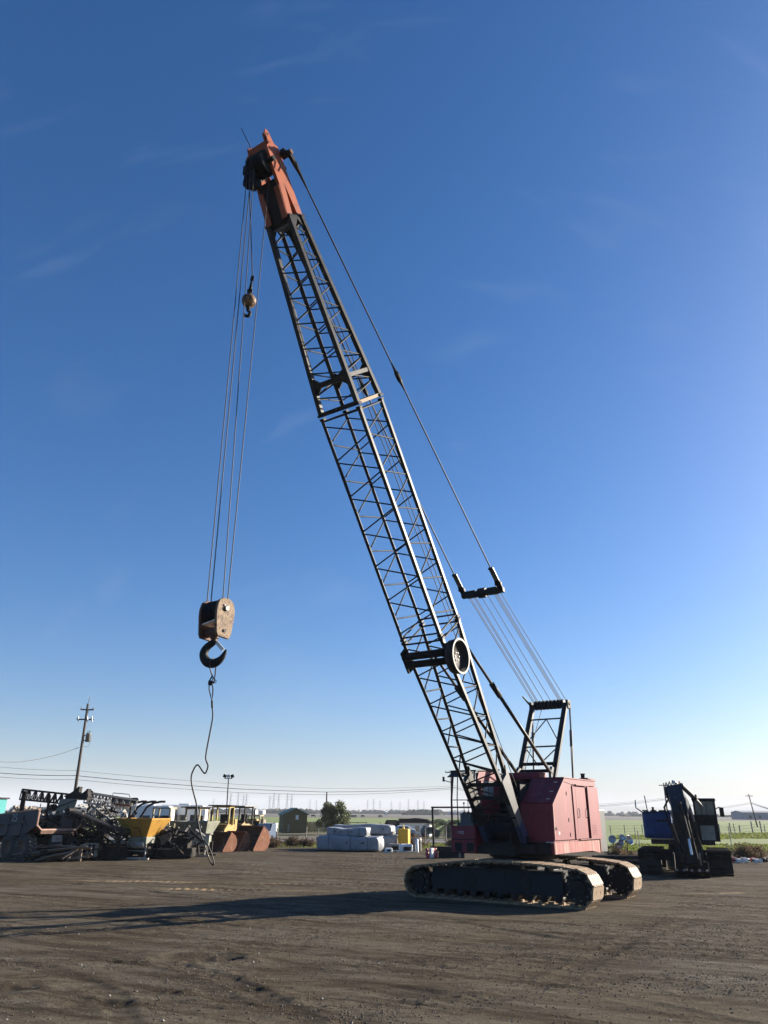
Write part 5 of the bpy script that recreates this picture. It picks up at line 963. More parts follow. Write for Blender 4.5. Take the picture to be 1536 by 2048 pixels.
# tarpaulin-wrapped bundles
def bundle(label, px0, px1, py_top, py_bot, Y, depth, seed, z0=None, lean=-0.24):
    a = S(px0, py_bot, Y); b = S(px1, py_bot, Y); t = S((px0 + px1) / 2, py_top, Y); L = b.x - a.x; z0 = max(a.z, .02) if z0 is None else z0; h = t.z - z0
    n = 56; v = []; f = []; m_ = 40
    rg = random.Random(seed); ph = [rg.uniform(0, 6) for _ in range(8)]
    for i in range(n + 1):
        u = i / n; x = (u - .5) * L
        e = 1 - max(0, (abs(u - .5) - .46) / .04) ** 2 * .10
        for k in range(m_):
            an = 2 * math.pi * k / m_; cx_, cz = math.cos(an), math.sin(an)
            sx = math.copysign(abs(cx_) ** .32, cx_); sz = math.copysign(abs(cz) ** .32, cz)
            w = .05 * float(fbm(np.array([u * L * 1.6 + ph[0] * 9]), np.array([an * 1.3 + ph[1] * 5]), 4)[0]) + .02 * math.sin(23 * u - 2 * an + ph[1]) + .10 * float(fbm(np.array([u * L * 3 + ph[2] * 9]), np.array([an * 4 + 3]), 3)[0]) * max(0, (u - .82) / .18)
            ends = .05 * math.sin(6 * an + ph[3]) * max(0, abs(u - .5) - .40) * 10
            v.append((x + (.04 * math.sin(3 * an + ph[4]) + ends * .6), (depth / 2) * sx * e * (1 + w) , z0 + h / 2 + (h / 2) * sz * e * (1 + w) - (.05 * math.sin(u * 7 + ph[5]) if sz > 0 else 0)))
    for i in range(n):
        for k in range(m_): f.append((i * m_ + k, i * m_ + (k + 1) % m_, (i + 1) * m_ + (k + 1) % m_, (i + 1) * m_ + k))
    o = empty('wrapped_bundle', ((a.x + b.x) / 2, Y + depth / 2, 0), lean); tag(o, label, 'bundle', 'tarpaulin-wrapped bundles')
    cap0 = [tuple(range(m_))[::-1]]; cap1 = [tuple(range(n * m_, (n + 1) * m_))]
    MB().add(v, f + cap0 + cap1).build('tarpaulin', M_TARP, o, True)
    for u in (-.3, .05, .33):
        MB().path([((u) * L, -depth / 2 - .02, z0 + .03), (u * L, -depth / 2 - .03, z0 + h * .9), (u * L, -depth * .42, z0 + h + .01), (u * L, depth * .4, z0 + h + .01)], .012, 4).build('tie_rope', M_SCRAP, o)
    rg2 = random.Random(seed + 5)
    for k in range(3):
        x = rg2.uniform(-.4, .4) * L; MB().plate([(x - .10, -depth / 2 - .015, z0 + h * .5), (x + .08, -depth / 2 - .015, z0 + h * .52), (x + .03, -depth / 2 - .015, z0 + h * .62)], (0, 1, 0), .02).build('torn_patch', M_SCRAP, o)
    return o
bundle('long low tarp bundle in front with crumpled right end', 634, 764, 1672, 1704, 57, 1.6, 1)
bundle('rounded tarp bundle resting on top of the front bundle', 655, 738, 1656, 1674, 57.4, 1.3, 2, z0=S(700, 1674, 57.2).z + .02)
bundle('long upper tarp bundle at the back of the stack', 668, 788, 1649, 1668, 60.0, 1.6, 3, z0=S(700, 1669, 60).z)
bundle('tall tarp bundle at the back right of the stack', 668, 796, 1669, 1701, 59.6, 2.0, 4, z0=.02)
o = empty('yellow_tank', (gx(808, 60), 60, 0), R(-12)); tag(o, 'yellow square tank beside the tarp bundles', 'tank')
MB().box((0, 0, .92), (.80, .85, 1.06)).build('tank_shell', mat('safety_yellow', (.78, .44, .03), (.70, .38, .02), 3, .5), o, bevel=.04); MB().box((0, 0, .25), (.9, .9, .28)).build('stand', M_SCRAP, o)
for k in range(4): MB().box((0, -.44, .55 + .24 * k), (.78, .03, .03)).build('rib', mat('safety_yellow', (.78, .44, .03)), o)
MB().lathe([(0, .10), (.08, .10), (.22, .04), (.36, .02), (.36, 0)], (-.05, 0, 1.45), (0, 0, 1), 12).build('spout', mat('pale_yellow', (.75, .62, .2)), o)
for k, (px, py, Y, s, m, lb) in enumerate(((777, 1702, 56, .42, M_WHITE, 'white crumpled sack left of the small cart'), (812, 1698, 57, .75, M_WHITE, 'white torn sack with dark hollow below the yellow tank'), (835, 1692, 58.5, .9, M_PALES, 'grey drum beside the white post'), (788, 1699, 58.5, .7, M_PALES, 'grey low crate in front of the tall bundle'))):
    o = empty('sack' if 'sack' in lb else ('crate' if 'crate' in lb else 'drum'), (gx(px, Y), Y, 0)); tag(o, lb, 'sack' if 'sack' in lb else ('crate' if 'crate' in lb else 'drum'))
    if 'drum' in lb: MB().lathe([(0, 0), (0, .3), (.02, .32), (.28, .30), (.30, .32), (.6, .30), (.62, .32), (.88, .3), (.88, 0)], (0, 0, 0), (0, 0, 1), 20).build('barrel', m, o, True); MB().lathe([(.88, .29), (.90, .29), (.90, 0)], (0, 0, 0), (0, 0, 1), 20).build('lid', m, o)
    else:
        MB().box((0, 0, s * .35), (s * 1.3, s, s * .7)).build('body', m, o, bevel=s * .18); MB().box((s * .1, -s * .45, s * .3), (s * .7, s * .2, s * .35)).build('hollow', M_SCRAP, o, bevel=.03); MB().bar((-s * .9, -s * .7, .04), (s * .9, -s * .7, .05), .1, .05).build('rag', M_WHITE, o)
o = MB().lathe([(0, .12), (.5, .12), (.55, .09), (.8, .11), (.86, .05), (.88, 0)], (0, 0, 0), (0, 0, 1), 14).build('white_post', M_WHITE, None, True); o.location = (gx(834, 57), 57, 0); tag(o, 'short white post with round cap near the dark pipe frame', 'post')
# pipe frame left of the crane cab
PY = 50.0
o = empty('pipe_rack', (gx(868, PY), PY, 0)); tag(o, 'tall dark pipe frame standing left of the crane cab', 'frame')
zt = S(866, 1613, PY).z
MB().tube((0, 0, .4), (-.05, 0, zt), .07, 10).build('post', M_SCRAP, o); MB().tube((-.12, 0, zt - .05), (2.9, .4, zt - .02), .05, 10).build('top_rail', M_SCRAP, o); MB().tube((2.8, .4, .4), (2.85, .4, zt), .07, 10).build('post', M_SCRAP, o)
MB().box((1.0, 0, .52), (2.4, .5, .26)).build('base_beam', M_SCRAP, o); MB().box((1.1, -.1, .2), (1.5, .7, .4)).build('base_box', M_SCRAP, o); MB().box((1.55, -.5, .25), (.1, .05, .4)).build('bracket', M_PALES, o)
rs = random.Random(21)
for k, (px, py, m) in enumerate(((856, 1698, M_REDP), (861, 1697, M_WHITE), (864, 1704, M_WHITE), (868, 1698, M_REDP), (873, 1699, M_REDP), (880, 1703, M_SCRAP), (899, 1708, M_SCRAP))):
    o = MB().lathe([(0, .10), (.3, .13), (.42, .07), (.55, .09), (.6, 0)], (0, 0, 0), (rs.uniform(-.2, .2), 0, 1), 10).build('pipe_fitting', m, None, True); o.location = (gx(px, 49.2 + .1 * k), 49.2 + .1 * k, 0); tag(o, 'small ' + {M_REDP: 'red', M_WHITE: 'white', M_SCRAP: 'black'}[m] + ' pipe fitting below the dark pipe frame, ' + ('first', 'second', 'third', 'fourth', 'fifth', 'sixth', 'seventh')[k] + ' from the left', 'fitting', 'pipe fittings')

# ------------------------------------------------------------------ blue excavator, folded up, facing the camera
EY = 39.0; EX = gx(1373, EY)
ex = empty('excavator', (EX, EY, 0), R(-22)); tag(ex, 'dark blue crawler excavator with folded boom parked right of the crane', 'excavator')
for s in (-1, 1):
    t = empty('track', (s * 1.52, .6, 0), 0, ex)
    lp = [(-2.0, .05), (2.0, .05)] + [(2.0 + .48 * math.sin(a), .53 - .48 * math.cos(a)) for a in np.linspace(.25, 2.9, 9)] + [(2.0, 1.02), (-2.0, 1.02)] + [(-2.0 - .48 * math.sin(a), .53 + .48 * math.cos(a)) for a in np.linspace(.25, 2.9, 9)]
    MB().plate([(0, y, z) for y, z in lp], (1, 0, 0), .35).build('track_frame', M_SCRAP, t)
    sh = bpy.data.meshes.new('track_pad'); q = MB(); q.box((0, 0, 0), (1.0, .262, .03)); q.box((0, .08, .022), (1.0, .022, .03)); q.box((0, -.05, .022), (1.0, .022, .025)); sh.from_pydata(q.v, [], q.f); sh.update(); sh.materials.append(M_SCRAP)
    for p, d in along([(x, z) for x, z in lp], 46)[0]:
        o = bpy.data.objects.new('track_pad', sh); COL.objects.link(o); o.parent = t; o.location = (0, p.x, p.z)
        nrm = Vector((0, d.z, -d.x)); dv = Vector((0, d.x, d.z)); o.rotation_euler = Matrix(((1, 0, 0), (0, dv.y, nrm.y), (0, dv.z, nrm.z))).to_euler()
    for y in (-2.0, 2.0): MB().tube((-.3, y, .53), (.3, y, .53), .36, 20).build('end_wheel', M_SCRAP, t)
MB().box((0, .6, .75), (2.2, 1.6, .45)).build('car_body', M_SCRAP, ex, bevel=.03); MB().tube((0, .6, .95), (0, .6, 1.28), .7, 28).build('slew_ring', M_SCRAP, ex)
up = empty('upper_body', (0, .6, 0), 0, ex)
MB().box((-.0, .9, 1.36), (2.9, 3.6, .22)).build('deck', M_SCRAP, up)
# house behind the camera-left corner, rounded rear
hp = [(-1.85, .95), (-1.0, .72), (-.42, .72), (-.42, 2.9), (-1.7, 2.9), (-1.92, 2.2)]
MB().plate([(x, y, 2.1) for x, y in hp], (0, 0, 1), 1.28).build('engine_house', M_BLUE, up, bevel=.10)
MB().box((-1.42, .78, 2.1), (.62, .10, 1.0)).build('side_door', M_BLUE, up, bevel=.03); MB().box((-.85, .68, 2.15), (.62, .05, .95)).build('side_door', M_BLUE, up, bevel=.02); MB().box((-.9, .64, 2.3), (.5, .03, .08)).build('door_slot', M_SCRAP, up)
MB().box((.7, 2.6, 2.0), (2.1, .8, 1.2)).build('counterweight', M_BLUE, up, bevel=.1)
for k in range(4): MB().box((-1.65 + .4 * k, .75, 2.77), (.3, .3, .06)).build('deck_plate', M_SCRAP, up)
MB().path([(-1.7, .8, 2.6), (-1.95, .7, 2.8), (-2.1, .7, 2.9), (-2.1, .7, 3.15)], .03, 6).build('mirror_arm', M_SCRAP, up); MB().box((-2.08, .66, 3.12), (.06, .1, .32)).build('mirror', M_WHITE, up); MB().tube((-1.55, .9, 2.6), (-1.62, .9, 3.5), .025, 6).build('antenna', M_SCRAP, up); MB().tube((-1.3, 1.4, 2.7), (-1.3, 1.4, 2.95), .06, 8).build('exhaust', M_SCRAP, up)
# cab
MB().box((1.20, .05, 2.0), (1.0, 1.6, 1.2)).build('cab_lower', M_SCRAP, up, bevel=.05)
for x in (.74, 1.66):
    for y in (-.72, .78): MB().bar((x, y, 1.4), (x, y * .95, 3.24), .09).build('cab_post', M_SCRAP, up)
MB().box((1.20, .03, 3.27), (1.08, 1.7, .14)).build('cab_roof', M_SCRAP, up, bevel=.04)
MB().box((1.20, -.70, 2.75), (.84, .03, .90)).build('windscreen', mat('sky_tinted_glass', (.10, .12, .12), None, 3, .08, spec=.9), up); MB().box((1.20, -.76, 1.78), (.62, .03, .66)).build('lower_glass', mat('pale_tinted_glass', (.22, .26, .24), None, 3, .12, spec=.8), up); MB().box((1.69, .03, 2.6), (.03, 1.3, 1.1)).build('side_glass', M_GLASS, up)
for x in (1.02, 1.26): MB().bar((x, -.74, 1.5), (x + .03, -.74, 3.1), .03).build('guard_bar', M_SCRAP, up)
MB().path([(1.70, -.6, 2.85), (1.85, -.75, 2.95), (1.92, -.75, 2.9)], .02, 5).build('mirror_arm', M_SCRAP, up); MB().box((1.95, -.75, 2.72), (.2, .08, .42)).build('mirror', M_SCRAP, up, bevel=.03)
# boom, ram, stick, linkage
def beam(name, pts, wd, m, par, x=0):
    return MB().plate([(x, y, z) for y, z in pts], (1, 0, 0), wd).build(name, m, par, bevel=.02)
bm = empty('boom', (.48, 0, 0), R(-10), up)
beam('boom_plate', [(-.1, 1.5), (-.1, 1.95), (-1.5, 3.2), (-2.9, 3.80), (-3.35, 3.80), (-3.42, 3.45), (-2.9, 3.15), (-1.7, 2.4), (-.6, 1.55)], .66, M_BLUEG, bm)
for x in (-.48, .44):
    MB().tube((x, -.5, 1.45), (x, -1.5, 2.3), .095, 12).build('lift_ram', M_SCRAP, bm); MB().tube((x, -1.5, 2.3), (x, -2.0, 2.75), .05, 12).build('lift_rod', M_CHROME, bm)
MB().tube((.10, -.9, 2.95), (.10, -2.3, 3.92), .12, 14).build('stick_ram', M_BLUEG, bm); MB().tube((.10, -2.3, 3.92), (.10, -3.2, 4.02), .065, 12).build('stick_rod', M_CHROME, bm)
MB().tube((.40, -3.2, 3.86), (.66, -1.9, 3.35), .11, 12).build('boom_ram', M_BLUEG, bm); MB().tube((.66, -1.9, 3.35), (.82, -1.1, 2.98), .065, 12).build('boom_rod', M_CHROME, bm); MB().box((.66, -1.9, 3.36), (.26, .2, .26)).build('ram_collar', M_SCRAP, bm, bevel=.03)
for k in range(5): MB().path([(-.30 + .15 * k, -2.6, 3.75), (-.30 + .15 * k, -3.0, 4.0 + .04 * (k % 3)), (-.28 + .15 * k, -3.4, 3.85), (-.25 + .15 * k, -3.55, 3.3)], .025, 6).build('hose', M_SCRAP, bm)
MB().path([(-.36, -2.9, 3.2), (-.62, -2.6, 2.9), (-.60, -2.0, 2.1), (-.4, -1.2, 1.7)], .045, 6).build('hose', M_SCRAP, bm)
st = empty('stick', (0, 0, 0), 0, up)
A0 = Vector((.0, -3.25, 3.80)); A1 = Vector((.12, -3.6, 2.6)); A2 = Vector((.36, -3.8, .55))
MB().bar(A0, A1, .58, .55, (0, -1, 0)).build('stick_plate', M_BLUEG, st, bevel=.03); MB().bar(A1 + Vector((-.02, 0, .12)), A2, .60, .50, (0, -1, 0)).build('stick_plate', M_SCRAP, st, bevel=.03)
for dx in (-.30, .30): MB().plate([A0 + Vector((dx, .2, .1)), A0 + Vector((dx, -.25, .1)), A1 + Vector((dx, -.4, .3)), A1 + Vector((dx, -.25, -.3)), A1 + Vector((dx, .2, 0))], (1, 0, .2), .05).build('stick_cheek', M_BLUEG, st)
MB().tube(A1 + Vector((.02, -.42, .5)), A1 + Vector((.22, -.45, -1.0)), .11, 12).build('bucket_ram', M_SCRAP, st); MB().tube(A1 + Vector((.22, -.45, -1.0)), A2 + Vector((.02, -.4, .4)), .055, 10).build('bucket_rod', M_CHROME, st)
bk = empty('bucket', (0, 0, 0), 0, st)
bpr = [(-3.05, .62), (-3.15, .25), (-3.45, .06), (-3.95, .05), (-4.25, .30), (-4.2, .36), (-3.9, .5), (-3.6, .95), (-3.25, 1.0)]
for x in (-.40, .98): MB().plate([(x, y, z) for y, z in bpr], (1, 0, 0), .05).build('bucket_cheek', M_SCRAP, bk)
for (y0, z0), (y1, z1) in zip(bpr[:4], bpr[1:5]): MB().plate([(-.4, y0, z0), (.98, y0, z0), (.98, y1, z1), (-.4, y1, z1)], Vector((1, 0, 0)).cross(Vector((0, y1 - y0, z1 - z0))), .05).build('bucket_plate', M_SCRAP, bk)
for k in range(5): MB().box((-.32 + .31 * k, -4.32, .33), (.10, .26, .07)).build('bucket_tooth', M_PALES, bk)
for dx in (-.30, .34):
    MB().bar(A2 + Vector((dx, 0, .1)), A2 + Vector((dx * 1.1, -.3, -.5)), .10, .16).build('link_arm', M_SCRAP, st); MB().bar(A2 + Vector((dx, -.35, .45)), A2 + Vector((dx, -.1, 0)), .07, .13).build('link_arm', M_PALES if dx > 0 else M_SCRAP, st)
    MB().bar(A1 + Vector((dx * 1.5, .3, -.4)), A2 + Vector((dx * 1.3, .2, .2)), .09, .2).build('guard_strap', M_SCRAP, st)
MB().path([A1 + Vector((.4, 0, 0)), A1 + Vector((.62, -.1, -.9)), A2 + Vector((.5, -.1, .6)), A2 + Vector((.42, -.3, -.2))], .03, 6).build('hose', M_SCRAP, st)
o = empty('blue_barrel', (gx(1352, 41), 41.0, 0)); tag(o, 'blue and grey tub on the ground between the excavator tracks', 'tub'); MB().box((0, 0, .32), (.7, .5, .3)).build('tub', mat('tub_blue', (.10, .22, .34)), o, bevel=.04); MB().box((0, 0, .12), (.66, .46, .2)).build('base', M_PALES, o)
# bundle of spent floodlight reflectors behind the counterweight
for k, (px, py, r_, tilt) in enumerate(((1226, 1680, .22, (-.4, -.8, .2)), (1236, 1690, .22, (-.2, -.9, -.3)), (1243, 1680, .20, (.1, -.7, .6)), (1254, 1682, .27, (.55, -.7, .25)), (1238, 1686, .18, (.3, -.9, .2)))):
    p = S(px, py, 47); o = empty('lamp_reflector', p); tag(o, ('leftmost', 'lowest', 'upper middle', 'largest rightmost', 'centre')[k] + ' silver lamp reflector in the cluster behind the crane counterweight', 'lamp', 'silver lamp reflectors')
    MB().lathe([(0, .03), (.05, r_ * .45), (.14, r_ * .85), (.22, r_), (.24, r_), (.17, r_ * .86), (.07, r_ * .44), (.02, 0)], (0, 0, 0), tilt, 18).build('reflector', M_CHROME, o, True)
    MB().tube((0, 0, 0), (0, .2, -p.z), .03, 6).build('stem', M_SCRAP, o); MB().tube((0, 0, 0), Vector(tilt).normalized() * -.12, .06, 8).build('socket', M_SCRAP, o)
# dark pipes and beams stored behind the crane, junk at the right
for k in range(5):
    Y = 44.5 + .25 * k; x0, x1 = gx(1180 + 6 * k, Y), gx(1300, Y); o = MB().tube((x0, Y, .14 + .2 * (k % 2)), (x1, Y + .3, .14 + .2 * (k % 2)), .13, 14).build('steel_pipe', M_SCRAP, None); tag(o, ('nearest', 'second nearest', 'middle', 'second farthest', 'farthest')[k] + ' dark steel pipe stored low behind the crane crawlers', 'pipe', 'stored steel pipes')
MB_ = [(1468, 1726, 48, M_REDP), (1476, 1732, 47, M_WHITE), (1484, 1722, 48.6, mat('tan_scrap', (.5, .38, .24))), (1492, 1728, 47.6, M_WHITE), (1504, 1728, 48.2, M_REDP), (1512, 1733, 47, M_WHITE), (1528, 1728, 48, M_SCRAP)]
rs = random.Random(31)
for k, (px, py, Y, m) in enumerate(MB_):
    o = empty('salvage_part', (gx(px, Y), Y, 0), rs.uniform(0, 3)); tag(o, {M_REDP.name: 'red', M_WHITE.name: 'white', M_SCRAP.name: 'black'}.get(m.name, 'tan') + ' salvaged machine part right of the excavator, ' + ('first', 'second', 'third', 'fourth', 'fifth', 'sixth', 'seventh')[k] + ' from the left', 'salvage', 'salvaged parts row')
    o.scale = (.75, .75, .75); MB().box((0, 0, .18), (.5, .3, .3)).build('casting', m, o, bevel=.06); MB().tube((-.4, 0, .2), (.4, .05, .3), .06, 10).build('shaft', M_SCRAP, o); MB().lathe([(0, .05), (0, .17), (.06, .17), (.06, .05)], (.25, -.16, .2), (0, -1, 0), 14).build('pulley', m, o)

# ------------------------------------------------------------------ beyond the yard: fences, shed, trees, poles, far valley
M_POLE = mat('creosoted_pole', (0.055, 0.043, 0.034), (0.09, 0.07, 0.055), 3, .85, .2, stretch=(6, 6, .5))
M_WIRE = mat('overhead_wire', (0.03, 0.03, 0.033), None, 3, .6)
M_POST = mat('grey_fence_post', (0.30, 0.28, 0.25), (0.2, 0.18, 0.16), 3, .85)
ORD = ['first', 'second', 'third', 'fourth', 'fifth', 'sixth', 'seventh', 'eighth', 'ninth', 'tenth', 'eleventh', 'twelfth', 'thirteenth', 'fourteenth', 'fifteenth', 'sixteenth', 'seventeenth', 'eighteenth', 'nineteenth', 'twentieth']
def pole(px, Y, py_top, label, arms=(), px_top=None, r_=.15, lean=0.0):
    x = gx(px, Y); t = S(px_top if px_top is not None else px, py_top, Y); o = empty('utility_pole', (x, Y, 0)); tag(o, label, 'utility pole', 'utility poles')
    top = Vector((x + lean if px_top is None else t.x, Y, t.z)) - Vector((x, Y, 0))
    MB().tube((0, 0, 0), top, r_, 12, r_ * .65).build('pole_shaft', M_POLE, o, True)
    for (dz, w_, az, ins) in arms:
        c_ = top * ((top.z - dz) / top.z); d = Vector((math.cos(az), math.sin(az), 0)) * w_ / 2
        MB().bar(c_ - d, c_ + d, .10, .12).build('crossarm', M_POLE, o)
        for u in ins: MB().lathe([(0, .02), (.04, .05), (.09, .03), (.14, .06), (.2, .03), (.24, 0)], c_ + d * u + Vector((0, 0, .05)), (0, 0, 1), 8).build('insulator', M_PALES, o)
    return o, top
def wire(label, pts, r_=.012, sag=0.0, n=16, name='overhead_wire'):
    P = []
    for a, b in zip(pts[:-1], pts[1:]):
        a, b = Vector(a), Vector(b)
        for k in range(n): u = k / n; P.append(a.lerp(b, u) - Vector((0, 0, sag * 4 * u * (1 - u))))
    P.append(Vector(pts[-1])); o0 = P[0]
    o = MB().path([p - o0 for p in P], r_, 4).build(name, M_WIRE); o.location = o0; tag(o, label, 'wire', 'overhead wires'); return o
pl, tp_ = pole(135, 75, 1408, 'tall utility pole with grey transformer rising behind the scrap heap', ((.55, 1.25, .15, (-.95, .95)), (1.5, 1.55, .1, ())), px_top=176, r_=.17)
PX = Vector(pl.location)
rod('lightning_rod', tp_, tp_ + Vector((.06, 0, .65)), .025, M_POLE, pl); MB().lathe([(0, .03), (.1, .05), (.3, .03), (.32, 0)], tp_ + Vector((.07, 0, .4)), (0, 0, 1), 8).build('insulator', M_PALES, pl)
for x in (-.78, .12, .58): 
    c_ = tp_ * ((tp_.z - 1.5) / tp_.z) + Vector((x + .08, -.12, 0)); MB().tube(c_ + Vector((-.06, 0, .28)), c_ + Vector((.06, 0, -.22)), .07, 8).build('fuse_cutout', M_WHITE, pl); MB().box(c_ + Vector((-.10, 0, .02)), (.12, .1, .1)).build('fuse_bracket', M_SCRAP, pl)
tc_ = tp_ * ((tp_.z - 3.25) / tp_.z) + Vector((.52, -.05, 0))
MB().lathe([(-.38, 0), (-.38, .24), (.34, .24), (.38, .27), (.42, .25), (.44, 0)], tc_, (0, 0, 1), 20).build('transformer_tank', M_PALES, pl, True)
for dx in (-.1, .1): MB().tube(tc_ + Vector((dx, 0, .44)), tc_ + Vector((dx, 0, .68)), .04, 8).build('bushing', M_SCRAP, pl)
for dz in (-.25, .2): MB().bar(tc_ + Vector((-.5, 0, dz)), tc_ + Vector((-.2, 0, dz)), .08).build('bracket', M_SCRAP, pl)
MB().path([tc_ + Vector((.25, 0, .3)), tc_ + Vector((.32, 0, -.3)), tc_ + Vector((.1, 0, -.85)), tc_ + Vector((-.35, 0, -.8))], .015, 5).build('jumper_cable', M_WIRE, pl)
MB().path([tp_ + Vector((.62, 0, -.35)), tp_ + Vector((.2, 0, -.7)), tp_ + Vector((.02, 0, -1.2))], .02, 5).build('jumper_cable', M_WIRE, pl)
wire('service cable drooping from the tall pole off the left edge', [S(157, 1495, 75), S(105, 1512, 72), S(40, 1524, 68), S(-40, 1521, 64)], .03, .05)
for py0, py1, py2, r_, lb in ((1534, 1541, 1541, .016, 'upper'), (1546, 1551, 1551, .034, 'thick middle'), (1554, 1559, 1560, .02, 'lower')):
    wire(lb + ' cable from the left edge to the tall pole', [S(-60, py0 - 3, 72), S(0, py0, 73), S(151, py1, 75)], r_, .08)
    off = py1 - 1551
    wire(lb + ' cable from the tall pole across to the crane cab', [S(151, py1, 75), S(300, 1565 + off * 1.0, 79), S(480, 1578 + off * .9, 84), S(650, 1584 + off * .7, 90), S(780, 1582 + off * .55, 95), S(910, 1575 + off * .35, 100)], r_, .02)
    wire(lb + ' cable from behind the crane to the roadside pole', [S(910, 1575 + off * .35, 100), S(1080, 1606 + off * .3, 118), S(1200, 1611 + off * .3, 134), S(1331, 1598 + off * .25, 150)], r_ * 1.3, .1)
    wire(lb + ' cable from the roadside pole to the leaning pole', [S(1331, 1598 + off * .25, 150), S(1420, 1618 + off * .2, 172), S(1503, 1606 + off * .2, 200), S(1560, 1624, 155)], r_ * 1.4, .1)
pole(651, 118, 1584, 'bare utility pole standing behind the round tree', ())
pole(905, 104, 1541, 'utility pole partly hidden behind the crane cab', ((.25, 1.6, .2, (-.9, -.3, .5, .95)),), r_=.13)
pole(1339, 150, 1566, 'utility pole with one crossarm behind the excavator', ((.45, 2.0, .1, (-.9, -.4, .4, .9)),), px_top=1327, r_=.16)
pole(1514, 200, 1588, 'leaning utility pole on the green rise at the far right', ((.5, 2.2, .3, (-.9, -.4, .4, .9)),), px_top=1497, r_=.17)
# floodlight mast
Y = 70; o = empty('floodlight_mast', (gx(449, Y), Y, 0)); tag(o, 'slim floodlight mast with lamps behind the loaders', 'light mast'); t = S(457, 1557, Y) - Vector((gx(449, Y), Y, 0))
MB().tube((0, 0, 0), t, .06, 8, .045).build('mast', M_SCRAP, o); MB().bar(t + Vector((-.35, 0, 0)), t + Vector((.35, 0, 0)), .07).build('lamp_bar', M_PALES, o)
for dx, rz in ((-.34, .5), (0, 0), (.34, -.3)): MB().box(t + Vector((dx, -.05, .2)), (.28, .18, .26), Matrix.Rotation(rz, 3, 'Y')).build('floodlight', M_SCRAP if dx else M_WHITE, o)
# shed
Y = 107; xl, xm, xr = gx(541, Y + 2), gx(566, Y), gx(613, Y); zt = S(590, 1617, Y).z; ze = S(566, 1628, Y).z
sh = empty('shed', ((xm + xr) / 2, Y, 0), R(18)); tag(sh, 'small olive wooden shed with green roof left of the round tree', 'shed'); w_ = (xr - xm) * 1.0; d_ = 3.2
M_SHED = mat('olive_board_wall', (.18, .14, .06), (.14, .11, .05), 2, .85, .1, stretch=(8, 8, .4)); M_SROOF = mat('green_roof', (.16, .22, .15), (.20, .25, .18), 2, .6)
MB().plate([(-w_ / 2, 0, 0), (w_ / 2, 0, 0), (w_ / 2, 0, ze), (0, 0, zt - .05), (-w_ / 2, 0, ze)], (0, 1, 0), .1).build('wall', M_SHED, sh); MB().plate([(-w_ / 2, d_, 0), (w_ / 2, d_, 0), (w_ / 2, d_, ze), (0, d_, zt - .05), (-w_ / 2, d_, ze)], (0, 1, 0), .1).build('wall', M_SHED, sh)
for s in (-1, 1):
    MB().box((s * w_ / 2, d_ / 2, ze / 2), (.1, d_ - .12, ze)).build('wall', M_SHED, sh)
    MB().plate([(s * (w_ / 2 + .25), -.3, ze - .08), (0, -.3, zt + .06), (0, d_ + .3, zt + .06), (s * (w_ / 2 + .25), d_ + .3, ze - .08)], (s * .3, 0, 1), .09).build('roof', M_SROOF, sh)
for k in range(7): MB().box((-w_ / 2 + (k + .5) * w_ / 7, -.06, ze / 2), (.04, .03, ze)).build('board_batten', M_SHED, sh)
MB().box((.2, -.08, 1.9), (.4, .06, .55)).build('window', M_WHITE, sh); MB().box((-.9, -.08, .55), (.25, .06, .9)).build('notice_board', M_PALES, sh)
# pepper tree: hanging leaf sprays
def leafy_tree(name, label, px, Y, py_base, py_top, wpx, cat, seed, c1, c2, droop=.6, n=5200, group=None, crown_from=.28, leaf=.16):
    rg = random.Random(seed); x = gx(px, Y); H = S(px, py_top, Y).z; Rr = wpx / 1460 * Y * .93 / 2
    o = empty(name, (x, Y, 0)); tag(o, label, cat, group)
    tr = MB(); tr.path([(0, 0, 0), (.05, 0, H * .2), (-.05, .05, H * .45), (0, 0, H * .7)], [.16, .13, .10, .05], 8)
    for k in range(9):
        a = k * .7; tr.path([(0, 0, H * (.22 + .04 * k)), (math.cos(a) * Rr * .4, math.sin(a) * Rr * .4, H * (.45 + .03 * k)), (math.cos(a) * Rr * .75, math.sin(a) * Rr * .75, H * (.55 + .03 * k))], [.07, .05, .02], 6)
    tr.build('trunk', M_POLE, o)
    q = MB(); clumps = []
    for k in range(60):
        a = rg.uniform(0, 6.28); u = rg.random() ** .5; zz = rg.uniform(crown_from, .93); prof = math.sin(min(1, (1 - zz) / (1 - crown_from) + .12) * math.pi * .62) ** .6
        clumps.append((math.cos(a) * Rr * u * prof, math.sin(a) * Rr * u * prof, H * zz * rg.uniform(.94, 1.04), rg.uniform(.28, .5) * Rr * .62))
    for k in range(n):
        cx_, cy_, cz, cr_ = rg.choice(clumps); v = Vector((rg.gauss(0, 1), rg.gauss(0, 1), rg.gauss(0, 1))).normalized() * cr_ * rg.random() ** .4
        p = Vector((cx_, cy_, cz)) + v; L = leaf * rg.uniform(.7, 1.7); d = Vector((rg.gauss(0, .5), rg.gauss(0, .5), -droop - rg.random() * .5)).normalized() * L; s = d.cross(Vector((rg.gauss(0, 1), rg.gauss(0, 1), .1))).normalized() * L * .28
        if p.z + d.z < .1: continue
        q.add([p, p + d * .5 + s, p + d, p + d * .5 - s], [(0, 1, 2, 3)])
    q.build('crown', mat('leaf_' + name, c1, c2, 1.2, .6, world=True, leaf=.35), o); return o
leafy_tree('pepper_tree', 'round drooping pepper tree beside the olive shed', 664, 100, 1668, 1602, 64, 'tree', 3, (.045, .062, .014), (.085, .092, .028), .9, 6500)
